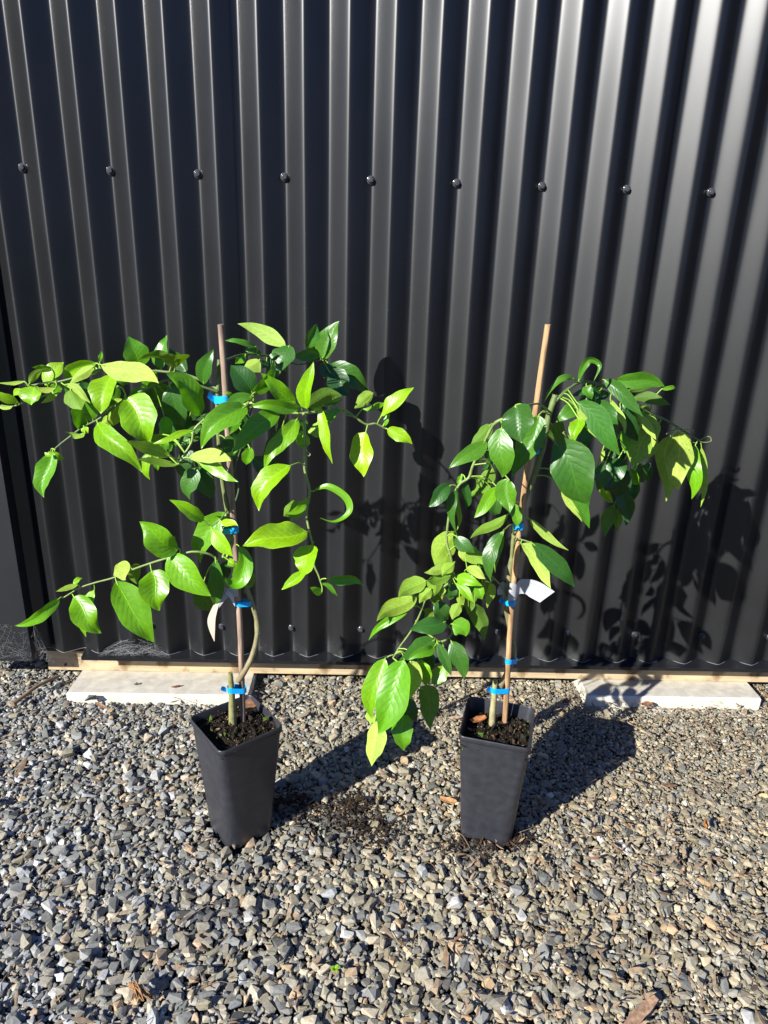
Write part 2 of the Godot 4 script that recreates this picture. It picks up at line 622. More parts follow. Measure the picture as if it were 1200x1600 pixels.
func soil(p: Node3D, at: Vector3, turn: float, half: float, y: float, dip: float) -> void:
	var b := Basis(Vector3.UP, turn)
	var n := 25
	var grid := []
	var ns := noise(FastNoiseLite.TYPE_SIMPLEX_SMOOTH, 60.0, 17 + int(at.x * 100), 4)
	for i in n:
		for k in n:
			var x := (i / (n - 1.0) * 2.0 - 1.0) * half
			var z := (k / (n - 1.0) * 2.0 - 1.0) * half
			grid.append(at + b * Vector3(x, y + ns.get_noise_2d(x, z) * 0.008 - dip * (absf(x) + absf(z)), z))
	var st := begin()
	sheet(st, grid, n, n, Vector3.UP)
	var s := part("soil", finish(st, mat.soil), p)
	# crumbs of bark and pumice, nobody could count them
	var chip := crumb_mesh(3)
	var mm := MultiMesh.new()
	mm.transform_format = MultiMesh.TRANSFORM_3D
	mm.use_colors = true
	mm.mesh = chip
	mm.instance_count = 620
	for i in 620:
		var x := rng.randf_range(-half, half) * 0.97
		var z := rng.randf_range(-half, half) * 0.97
		var sz := 0.0011 * exp(rng.randfn() * 0.45)
		if rng.randf() < 0.1:
			sz *= 2.2
		var bb := Basis.from_euler(Vector3(rng.randf() * TAU, rng.randf() * TAU, rng.randf() * TAU)).scaled(Vector3.ONE * sz * 1.6)
		mm.set_instance_transform(i, Transform3D(bb, at + b * Vector3(x, y + ns.get_noise_2d(x, z) * 0.008 - dip * (absf(x) + absf(z)) + sz * 0.7, z)))
		var q := rng.randf()
		var c := Color(0.03, 0.022, 0.015)
		if q > 0.93:
			c = Color(0.30, 0.26, 0.17)
		elif q > 0.80:
			c = Color(0.12, 0.07, 0.04)
		elif q > 0.70:
			c = Color(0.08, 0.13, 0.02)
		mm.set_instance_color(i, c)
	var mi := MultiMeshInstance3D.new()
	mi.name = "crumbs"
	mi.multimesh = mm
	mi.set_meta("kind", "stuff")
	s.add_child(mi, true)

func crumb_mesh(sd: int) -> ArrayMesh:
	var r := RandomNumberGenerator.new()
	r.seed = sd
	var pts := []
	for i in 9:
		pts.append(Vector3(r.randfn(), r.randfn() * 0.6, r.randfn()).normalized() * Vector3(1.3, 0.6, 0.9))
	return hull(pts, mat.debris)

func flake(p: Node3D, called: String, at: Vector3, size: Vector2, turn: float, tilt: float, col: Color, curl := 0.3) -> MeshInstance3D:
	# a thin curled chip with thickness
	var b := Basis(Vector3.UP, turn) * Basis(Vector3.RIGHT, tilt)
	var st := begin()
	var rows := 7
	var top := []
	var low := []
	for i in rows:
		for k in 4:
			var u := i / (rows - 1.0) * 2.0 - 1.0
			var w := (k / 3.0 * 2.0 - 1.0) * (1.0 - 0.55 * u * u) * rng.randf_range(0.8, 1.1)
			var q := Vector3(u * size.x / 2.0, curl * size.y * (u * u * 0.5 + w * w * 0.6), w * size.y / 2.0)
			top.append(at + b * (q + Vector3(0, 0.0012, 0)))
			low.append(at + b * q)
	var cc := []
	for i in top.size():
		var j := rng.randf_range(0.75, 1.2)
		cc.append(Color(col.r * j, col.g * j, col.b * j))
	sheet(st, top, rows, 4, Vector3.UP, cc)
	sheet(st, low, rows, 4, Vector3.DOWN, cc)
	for i in rows - 1:
		for e in [0, 3]:
			quad(st, top[i * 4 + e], top[(i + 1) * 4 + e], low[(i + 1) * 4 + e], low[i * 4 + e], (top[i * 4 + e] - top[i * 4 + (1 if e == 0 else 2)]), col)
	return part(called, finish(st, mat.debris), p)

func tie(p: Node3D, a: Vector3, c: Vector3, ra: float, rc: float, high: float, tail := true) -> void:
	# a flat blue band round two stems whose centres are a and c
	var d := c - a
	d.y = 0.0
	var dir := d.normalized() if d.length() > 0.001 else Vector3.RIGHT
	var side := dir.cross(Vector3.UP)
	var loop := []
	for k in 9:
		var w := PI / 2.0 + PI * k / 8.0
		loop.append(a + (dir * cos(w) + side * sin(w)) * ra)
	for k in 9:
		var w := -PI / 2.0 + PI * k / 8.0
		loop.append(c + (dir * cos(w) + side * sin(w)) * rc)
	var st := begin()
	var n := loop.size()
	for k in n:
		var p0: Vector3 = loop[k]
		var p1: Vector3 = loop[(k + 1) % n]
		var m := (a + c) / 2.0
		var o := ((p0 + p1) / 2.0 - m)
		o.y = 0.0
		var hh := Vector3(0, high / 2.0, 0)
		var t0 := (p0 - m) * Vector3(1, 0, 1)
		var t1 := (p1 - m) * Vector3(1, 0, 1)
		var i0 := p0 - t0.normalized() * 0.0006
		var i1 := p1 - t1.normalized() * 0.0006
		quad(st, p0 - hh, p1 - hh, p1 + hh, p0 + hh, o)
		quad(st, i0 - hh, i1 - hh, i1 + hh, i0 + hh, -o)
		quad(st, p0 + hh, p1 + hh, i1 + hh, i0 + hh, Vector3.UP)
		quad(st, p0 - hh, p1 - hh, i1 - hh, i0 - hh, Vector3.DOWN)
	if tail:
		var q := a - dir * (ra + 0.001)
		var g := [q + Vector3(0, -high * 0.5, 0.001), q + Vector3(0, high * 0.4, 0.001), q + Vector3(-0.005, -high * 0.1, 0.004), q + Vector3(-0.004, high * 0.8, 0.003), q + Vector3(-0.008, high * 0.3, 0.006), q + Vector3(-0.006, high * 0.95, 0.006)]
		sheet(st, g, 3, 2, Vector3(0, 0, 1), [], false)
	part("tie", finish(st, mat.tie), p)

func strip(p: Node3D, called: String, centre: Array, up: Array, m: Material) -> MeshInstance3D:
	# a bent card: a line of points and the half height at each
	centre = curve(centre, 4)
	up = curve(up, 4)
	var st := begin()
	for s in [0.0003, -0.0003]:
		var g := []
		for i in centre.size():
			var d: Vector3 = centre[mini(i + 1, centre.size() - 1)] - centre[maxi(i - 1, 0)]
			var o: Vector3 = d.cross(up[i]).normalized() * s
			g.append(centre[i] - up[i] + o)
			g.append(centre[i] + up[i] + o)
		var d0: Vector3 = centre[1] - centre[0]
		sheet(st, g, centre.size(), 2, d0.cross(up[0]) * s)
	return part(called, finish(st, m), p)

# ---------------------------------------------------------------- shed
func profile_z(x: float) -> float:
	return -0.0108 * asin(0.93 * cos(TAU * x / PITCH)) / asin(0.93)

func profile_n(x: float) -> Vector3:
	var e := 0.0004
	return Vector3(-(profile_z(x + e) - profile_z(x - e)) / (2.0 * e), 0, 1).normalized()

func cladding(p: Node3D, x0: float, x1: float, y0: float, y1: float, sd: int) -> void:
	var st := begin()
	var nx := int((x1 - x0) / PITCH * 40.0)
	var ny := 60
	var spots := noise(FastNoiseLite.TYPE_SIMPLEX_SMOOTH, 9.0, 77, 4)
	var dent := noise(FastNoiseLite.TYPE_SIMPLEX_SMOOTH, 1.6, sd, 2)
	var idx := 0
	for j in ny + 1:
		var y := lerpf(y0, y1, float(j) / ny)
		for i in nx + 1:
			var x := lerpf(x0, x1, float(i) / nx)
			var z := profile_z(x) + 0.0010 * smoothstep(x0, x1, x) + dent.get_noise_2d(x * 2.0, y) * 0.0005
			st.set_normal(profile_n(x) + Vector3(dent.get_noise_2d(x * 3.0, y * 1.2 + 40.0) * 0.045, dent.get_noise_2d(x * 3.0, y * 1.5 + 90.0) * 0.012, 0))
			st.set_uv(Vector2(y, x))
			var dust := 0.60 + 0.10 * dent.get_noise_2d(x * 5.0, y * 2.0 + 200.0)
			dust += 0.34 * smoothstep(0.42, 0.06, y + 0.22 * spots.get_noise_2d(x, y)) * clampf(0.4 + spots.get_noise_2d(x * 2.0 + 50.0, y * 2.0), 0.0, 1.0)
			st.set_color(Color(dust, dust * 0.985, dust * 0.96))
			st.add_vertex(Vector3(x, y, z))
	for j in ny:
		for i in nx:
			var a := j * (nx + 1) + i
			for t in [a, a + nx + 1, a + nx + 2, a, a + nx + 2, a + 1]:
				st.add_index(t)
	st.set_material(mat.steel)
	var o := part("cladding_sheet", st.commit(), p)
	var edge := begin()
	var line := []
	for i in nx / 2 + 1:
		var x := lerpf(x0, x1, float(i) / (nx / 2))
		line.append(Vector3(x, y0 - 0.0004, profile_z(x) + 0.0010 * smoothstep(x0, x1, x) + 0.0002))
	tube(edge, line, 0.0007, 0.0007, 4)
	part("cut_edge", finish(edge, mat.zinc), o)

func screw(p: Node3D, x: float, y: float, sd: float) -> void:
	var z := profile_z(x) + 0.0008
	var st := begin()
	tube(st, [Vector3(x, y, z), Vector3(x, y, z + 0.0022)], 0.0082, 0.0076, 16)
	var w := part("screw", finish(st, mat.washer), p)
	st = begin()
	var prof := [[0.0074, 0.0022], [0.0072, 0.0031], [0.0048, 0.0035], [0.0048, 0.0076], [0.0041, 0.0085], [0.0, 0.0086]]
	var g := []
	for k in prof.size():
		for s in 13:
			var a := TAU * s / 12.0 + sd
			var r: float = prof[k][0] * (1.0 if k < 2 or s % 2 == 0 else 0.93)
			g.append(Vector3(x + cos(a) * r, y + sin(a) * r, z + prof[k][1]))
	sheet(st, g, prof.size(), 13, Vector3(0, 0, 1))
	part("head", finish(st, mat.screw), w)

func build_shed() -> void:
	var p := thing("shed", "black corrugated steel shed wall with screws, standing on a timber plate", "shed")
	var low := 0.091
	cladding(p, -0.76, -0.240, low, 2.5, 1)
	cladding(p, -0.278, 0.522, low, 2.5, 2)
	cladding(p, 0.484, 1.284, low, 2.5, 3)
	cladding(p, 1.246, 2.0, low, 2.5, 4)
	for row in [0.930 + 0.1225, 0.930 - 0.778, 0.930 + 1.02]:
		for i in range(-4, 13):
			screw(p, i * 2 * PITCH, row, rng.randf() * TAU)
	# folded strip under the sheets: a ledge and a lip
	var st := begin()
	box(st, Vector3(-0.606, 0.0798, 0.0215), Vector3(2.0, 0.0875, 0.0232))
	quad(st, Vector3(-0.606, 0.0875, 0.0222), Vector3(2.0, 0.0875, 0.0222), Vector3(2.0, 0.094, -0.02), Vector3(-0.606, 0.094, -0.02), Vector3.UP)
	quad(st, Vector3(-0.606, 0.0865, 0.0220), Vector3(2.0, 0.0865, 0.0220), Vector3(2.0, 0.0930, -0.02), Vector3(-0.606, 0.0930, -0.02), Vector3.DOWN)
	part("base_flashing", finish(st, mat.flashing), p)
	st = begin()
	box(st, Vector3(-0.74, 0.0805, -0.016), Vector3(-0.607, 0.0905, -0.0105))
	part("closing_strip", finish(st, mat.flashing), p)
	# corner flashing, a flat folded cover standing proud of the sheets
	st = begin()
	box(st, Vector3(-0.93, 0.0795, 0.0305), Vector3(-0.7065, 2.5, 0.032), 0.0005)
	box(st, Vector3(-0.7078, 0.0795, -0.004), Vector3(-0.7066, 2.5, 0.0304))
	box(st, Vector3(-0.9315, 0.0795, -0.25), Vector3(-0.9302, 2.5, 0.032))
	part("corner_flashing", finish(st, mat.panel), p)
	st = begin()
	box(st, Vector3(-0.707, 0.0192, -0.112), Vector3(2.0, 0.080, -0.030), 0.0012)
	part("bottom_plate", finish(st, mat.timber), p)
	# nail by the end of the plate
	st = begin()
	var nl := v(-6662,346,-300)
	tube(st, [nl, nl + Vector3(0, 0, 0.004)], 0.0028, 0.0028, 9)
	part("nail", finish(st, mat.screw), p)
	# the rest of the shed, dark inside
	var bm := plain(Color(0.2, 0.16, 0.12), 0.9)
	st = begin()
	box(st, Vector3(-0.93, 0.082, -2.4), Vector3(2.0, 0.10, -0.03))
	part("floor_board", finish(st, bm), p)
	st = begin()
	box(st, Vector3(-0.929, 0.101, -2.4), Vector3(2.0, 2.52, -2.38))
	box(st, Vector3(-0.929, 0.101, -2.379), Vector3(-0.91, 2.52, -0.26))
	box(st, Vector3(1.98, 0.101, -2.379), Vector3(2.0, 2.52, -0.03))
	part("side_walls", finish(st, mat.panel), p)
	st = begin()
	box(st, Vector3(-1.0, 2.53, -2.5), Vector3(2.05, 2.56, 0.03))
	part("roof", finish(st, mat.panel), p)

func concrete_block(label: String, x0: float, x1: float, z1: float, top: float) -> void:
	var st := begin()
	box(st, Vector3(x0, -0.06, -0.2), Vector3(x1, top, z1), 0.004, Color(0.78, 0.745, 0.66))
	var o := MeshInstance3D.new()
	o.name = numbered("concrete_block")
	# the top is weathered greyer than the sides
	var g := begin()
	quad(g, Vector3(x0 + 0.003, top + 0.0006, -0.1), Vector3(x1 - 0.003, top + 0.0006, -0.1), Vector3(x1 - 0.003, top + 0.0006, z1 - 0.004), Vector3(x0 + 0.003, top + 0.0006, z1 - 0.004), Vector3.UP, Color(0.60, 0.575, 0.52))
	var mesh := finish(st, mat.concrete)
	g.set_material(mat.concrete)
	g.commit(mesh)
	o.mesh = mesh
	add_child(o, true)
	tag(o, label, "concrete block")

# ---------------------------------------------------------------- gravel
func build_ground() -> void:
	var st := begin()

	quad(st, Vector3(-60, -0.03, -60), Vector3(60, -0.03, -60), Vector3(60, -0.03, 60), Vector3(-60, -0.03, 60), Vector3.UP)
	var g := MeshInstance3D.new()
	g.name = "ground"
	g.mesh = finish(st, mat.ground)
	g.set_meta("kind", "structure")
	g.set_meta("label", "grey and tan gravel ground in front of the shed")
	add_child(g, true)
	# the stones fall one by one onto a height field
	var r := RandomNumberGenerator.new()
	r.seed = 77
	var x0 := -1.12
	var z0 := -0.16
	var cell := 0.003
	var w := 830
	var d := 410
	var field := PackedFloat32Array()
	field.resize(w * d)
	field.fill(-0.026)
	var at := []
	var dim := []
	var tall := []
	var holes := [[Vector2(-0.197, 0.408), 0.047, deg_to_rad(-52.0)], [Vector2(0.23, 0.399), 0.045, deg_to_rad(-15.5)]]
	var count := 140000
	for i in count:
		var best := Vector2.ZERO
		var lowest := 1e9
		for c in 3:
			var q := Vector2(r.randf_range(x0 + 0.02, x0 + w * cell - 0.02), r.randf_range(z0 + 0.02, z0 + d * cell - 0.02))
			var hq := field[int((q.y - z0) / cell) * w + int((q.x - x0) / cell)]
			if hq < lowest:
				lowest = hq
				best = q
		var x := best.x
		var z := best.y
		if (x > -0.638 and x < -0.236 and z < 0.058) or (x > 0.503 and x < 0.909 and z < 0.039):
			continue
		var inside := false
		for hl in holes:
			var lp: Vector2 = (best - hl[0]).rotated(hl[2])
			if maxf(absf(lp.x), absf(lp.y)) < hl[1]:
				inside = true
		if inside:
			continue
		var fine := smoothstep(0.10, 0.65, x + 0.12 * sin(z * 9.0)) * 0.42 + smoothstep(0.35, 0.02, z) * 0.30
		var big := 0.0070 * exp(r.randfn() * 0.50) * (1.0 - fine * 0.72) * lerpf(0.9, 1.1, smoothstep(0.3, 0.8, z))
		if i > count * 0.80:
			big *= 1.08
		if i > count - 2500:
			big = minf(big * 1.5, 0.019)
		big = clampf(big, 0.0028, 0.023)
		var high := big * r.randf_range(0.36, 0.74) * (1.0 - 0.35 * fine)
		var rad := big * 0.45
		var k := int(rad / cell) + 1
		var cx := int((x - x0) / cell)
		var cz := int((z - z0) / cell)
		var sum := 0.0
		var top := -1.0
		var m := 0
		for b in range(maxi(cz - k, 0), mini(cz + k + 1, d)):
			for a in range(maxi(cx - k, 0), mini(cx + k + 1, w)):
				var dx := (a - cx) * cell
				var dz := (b - cz) * cell
				if dx * dx + dz * dz <= rad * rad + 1e-6:
					var f := field[b * w + a]
					sum += f
					top = maxf(top, f)
					m += 1
		var y := lerpf(sum / m, top, 0.22) + high * 0.26
		for b in range(maxi(cz - k, 0), mini(cz + k + 1, d)):
			for a in range(maxi(cx - k, 0), mini(cx + k + 1, w)):
				var dx := (a - cx) * cell
				var dz := (b - cz) * cell
				var q := (dx * dx + dz * dz) / (rad * rad)
				if q <= 1.0:
					field[b * w + a] = maxf(field[b * w + a], y + high * 0.5 * sqrt(1.0 - q))
		at.append(Vector3(x, y, z))
		dim.append(big)
		tall.append(high)
	# bring the mean surface to y = -0.002
	var mean := 0.0
	var n := 0
	for b in range(60, d - 20, 3):
		for a in range(60, w - 60, 3):
			mean += field[b * w + a]
			n += 1
	var lift := -0.002 - mean / n
	# which stones show, and how large
	var inv := cam_at.affine_inverse()
	var rank := []
	for i in at.size():
		var q: Vector3 = inv * (at[i] + Vector3(0, lift, 0))
		if q.z > -0.1 or absf(q.x / q.z) > 0.545 or absf(q.y / q.z) > 0.725:
			continue
		var f := field[int((at[i].z - z0) / cell) * w + int((at[i].x - x0) / cell)]
		if at[i].y + tall[i] * 0.5 < f - 0.0015:
			continue
		rank.append([dim[i] / -q.z, i])
	rank.sort_custom(func(a, b): return a[0] > b[0])
	var single := {}
	for i in mini(300, rank.size()):
		single[rank[i][1]] = true
	var shapes := []
	var pr := RandomNumberGenerator.new()
	pr.seed = 99
	for s in 14:
		var pts := []
		for i in 18:
			var q := Vector3(pr.randfn(), pr.randfn(), pr.randfn()).normalized()
			var e := 0.52
			q = Vector3(signf(q.x) * pow(absf(q.x), e), signf(q.y) * pow(absf(q.y), e), signf(q.z) * pow(absf(q.z), e))
			pts.append(q * pr.randf_range(0.44, 0.55))
		shapes.append(hull(pts, mat.gravel))
	var pal := stone_palette()
	var heaps := []
	for s in 14:
		heaps.append([])
	var spills := [[v(-398,0,3993), 0.085], [v(-1154,0,3657), 0.06], [v(1986,0,4523), 0.06], [v(3171,0,6521), 0.04], [v(-2105,0,5852), 0.05]]
	var patch := noise(FastNoiseLite.TYPE_SIMPLEX_SMOOTH, 5.0, 8, 3)
	for i in at.size():
		var p: Vector3 = at[i] + Vector3(0, lift, 0)
		var yaw := r.randf() * TAU
		var b := Basis.from_euler(Vector3(r.randfn() * 0.2, yaw, r.randfn() * 0.2)) * Basis.from_scale(Vector3(dim[i] * r.randf_range(0.95, 1.25), tall[i], dim[i] * r.randf_range(0.52, 0.92)))
		var cool := smoothstep(-0.05, -0.65, p.x)
		var id := 0
		var q := r.randf()
		if r.randf() < cool * 0.60:
			id = [2, 4, 5, 7, 7, 8, 0, 4][r.randi() % 8]
		elif q < 0.80:
			id = [0, 1, 2, 3, 5, 6, 10, 13, 4, 0, 2, 10][r.randi() % 12]
		elif q < 0.89:
			id = [7, 8, 3, 11][r.randi() % 4]
		else:
			id = [9, 12, 6, 10][r.randi() % 4]
		# spilled wet potting mix between the pots
		var wet := 0.0
		for sp in spills:
			wet = maxf(wet, smoothstep(sp[1], sp[1] * 0.35, Vector2(p.x - sp[0].x, (p.z - sp[0].z) * 1.6).length() + patch.get_noise_2d(p.x * 3.0, p.z * 3.0) * 0.05))
		if r.randf() < wet * 0.8:
			id = 11
		if single.has(i):
			var o := part("stone", shapes[r.randi() % 14], g)
			o.transform = Transform3D(b, p)
			o.material_override = mat.stones[id]
		else:
			var j := r.randf_range(0.80, 1.20)
			var c: Color = pal[id]
			var tan := smoothstep(-0.35, 0.15, p.x)
			heaps[r.randi() % 14].append([Transform3D(b, p), Color(c.r * j * lerpf(0.99, 1.06, tan), c.g * j * r.randf_range(0.98, 1.02) * lerpf(1.0, 1.02, tan), c.b * j * lerpf(1.02, 0.93, tan))])
	for s in 14:
		var mm := MultiMesh.new()
		mm.transform_format = MultiMesh.TRANSFORM_3D
		mm.use_colors = true
		mm.mesh = shapes[s]
		mm.instance_count = heaps[s].size()
		for i in heaps[s].size():
			mm.set_instance_transform(i, heaps[s][i][0])
			mm.set_instance_color(i, heaps[s][i][1])
		var mi := MultiMeshInstance3D.new()
		mi.name = "gravel"
		mi.multimesh = mm
		mi.set_meta("kind", "stuff")
		g.add_child(mi, true)

# ---------------------------------------------------------------- litter
func needles() -> void:
	var r := RandomNumberGenerator.new()
	r.seed = 31
	var st := begin()
	for i in 260:
		var p := Vector3(r.randf_range(-0.7, 0.95), 0.012, r.randf_range(0.06, 0.8))
		if r.randf() < 0.5:
			p.x = r.randf_range(0.2, 0.9)
		var a := r.randf() * TAU
		var l := r.randf_range(0.012, 0.05)
		var bend := r.randf_range(-0.35, 0.35) * l
		var dir := Vector3(cos(a), 0, sin(a))
		var side := Vector3(-dir.z, 0, dir.x)
		var pts := []
		for k in 6:
			var q := k / 5.0 - 0.5
			pts.append(p + dir * l * q + side * bend * (0.25 - q * q) + Vector3(0, 0.003 * r.randf() + 0.002 * cos(q * 5.0), 0))
		var c := Color(0.50, 0.38, 0.23).lerp(Color(0.30, 0.18, 0.10), r.randf())
		tube(st, pts, 0.0005, 0.0004, 4, c, c)
	var o := MeshInstance3D.new()
	o.name = "pine_needles"
	o.mesh = finish(st, mat.debris)
	add_child(o, true)
	tag(o, "dry tan pine needles and straws strewn over the gravel", "needles")
	o.set_meta("kind", "stuff")
	var mm := MultiMesh.new()
	mm.transform_format = MultiMesh.TRANSFORM_3D
	mm.use_colors = true
	mm.mesh = crumb_mesh(8)
	mm.instance_count = 2600
	for i in 2600:
		var p := Vector3(r.randf_range(-0.75, 1.0), 0.010, r.randf_range(0.0, 0.85))
		if r.randf() < 0.55:
			p.x = r.randf_range(0.15, 1.0)
		var s := 0.0022 * exp(r.randfn() * 0.4)
		var b := Basis.from_euler(Vector3(r.randfn() * 0.3, r.randf() * TAU, r.randfn() * 0.3)) * Basis.from_scale(Vector3(s * 2.4, s * 0.5, s * 0.8))
		mm.set_instance_transform(i, Transform3D(b, p))
		var c := Color(0.26, 0.16, 0.09).lerp(Color(0.42, 0.32, 0.21), r.randf())
		mm.set_instance_color(i, c)
	var mi := MultiMeshInstance3D.new()
	mi.name = "wood_crumbs"
	mi.multimesh = mm
	add_child(mi, true)
	tag(mi, "small brown bark and wood crumbs scattered among the stones", "bark crumbs")
	mi.set_meta("kind", "stuff")

func spilled_soil() -> void:
	var r := RandomNumberGenerator.new()
	r.seed = 41
	var mm := MultiMesh.new()
	mm.transform_format = MultiMesh.TRANSFORM_3D
	mm.use_colors = true
	mm.mesh = crumb_mesh(21)
	mm.instance_count = 1900
	var spots := [[v(-398,0,3993), 0.07], [v(-1166,0,3548), 0.045], [v(1932,0,4524), 0.05], [v(2652,0,4417), 0.035], [v(269,0,4200), 0.05], [v(-97,0,3639), 0.05]]
	for i in 1900:
		var sp: Array = spots[r.randi() % 6]
		var p: Vector3 = sp[0] + Vector3(r.randfn() * sp[1] * 0.6, 0.0055 + r.randf() * 0.004, r.randfn() * sp[1] * 0.35)
		var s := 0.0013 * exp(r.randfn() * 0.5)
		mm.set_instance_transform(i, Transform3D(Basis.from_euler(Vector3(r.randf() * TAU, r.randf() * TAU, 0)) * Basis.from_scale(Vector3(s * 1.5, s, s)), p))
		var c := Color(0.03, 0.022, 0.016).lerp(Color(0.11, 0.065, 0.035), pow(r.randf(), 2.0))
		mm.set_instance_color(i, c)
	var mi := MultiMeshInstance3D.new()
	mi.name = "spilled_soil"
	mi.multimesh = mm
	add_child(mi, true)
	tag(mi, "dark damp potting soil spilled on the gravel around and between the pots", "soil")
	mi.set_meta("kind", "stuff")

func single_flake(called: String, label: String, category: String, at: Vector3, size: Vector2, turn: float, tilt: float, col: Color, curl := 0.3, group := "") -> void:
	var o := flake(self, numbered(called), at, size, turn, tilt, col, curl)
	tag(o, label, category, group)

func cobweb(label: String, pts: Array, count: int, sd: int, thick := 0.00014) -> void:
	# strands hung between random points of the patch that the four corners span
	var r := RandomNumberGenerator.new()
	r.seed = sd
	var st := begin()
	var spot := func() -> Vector3:
		var u := r.randf()
		var w := pow(r.randf(), 1.6)
		var lowp: Vector3 = pts[0].lerp(pts[1], u)
		var hip: Vector3 = pts[2].lerp(pts[3], u)
		var hump := 1.0 if pts.size() < 5 else sin(PI * clampf(u, 0.02, 0.98))
		return lowp.lerp(hip, w * hump) + Vector3(0, 0, r.randf_range(-0.006, 0.010))
	for i in count:
		var a: Vector3 = (spot as Callable).call()
		var reach := r.randf_range(0.010, 0.026) if i > count * 0.3 else 0.10
		var b: Vector3 = a
		for t in 12:
			b = (spot as Callable).call()
			if a.distance_to(b) < reach:
				break
		if a.distance_to(b) > 0.1:
			continue
		if i % 7 == 0:
			var u0 := r.randf() * 0.75
			var u1 := minf(1.0, u0 + r.randf_range(0.12, 0.5))
			var w := r.randf()
			var out := r.randf_range(-0.004, 0.010)
			var line := []
			for k in 8:
				var u := lerpf(u0, u1, k / 7.0)
				var hump := 1.0 if pts.size() < 5 else sin(PI * clampf(u, 0.02, 0.98))
				var lw: Vector3 = pts[0].lerp(pts[1], u)
				line.append(lw.lerp(pts[2].lerp(pts[3], u), w * hump) + Vector3(0, r.randfn() * 0.0012, out + r.randfn() * 0.002))
			tube(st, line, thick, thick, 3, Color.WHITE, Color.WHITE, false)
			continue
		var mid := a.lerp(b, 0.5) + Vector3(r.randfn() * 0.0015, -r.randf() * 0.004, r.randfn() * 0.002)
		tube(st, curve([a, mid, b], 3), thick, thick, 3, Color.WHITE, Color.WHITE, false)
	var o := MeshInstance3D.new()
	o.name = numbered("cobweb")
	o.mesh = finish(st, mat.web)
	add_child(o, true)
	tag(o, label, "cobweb")

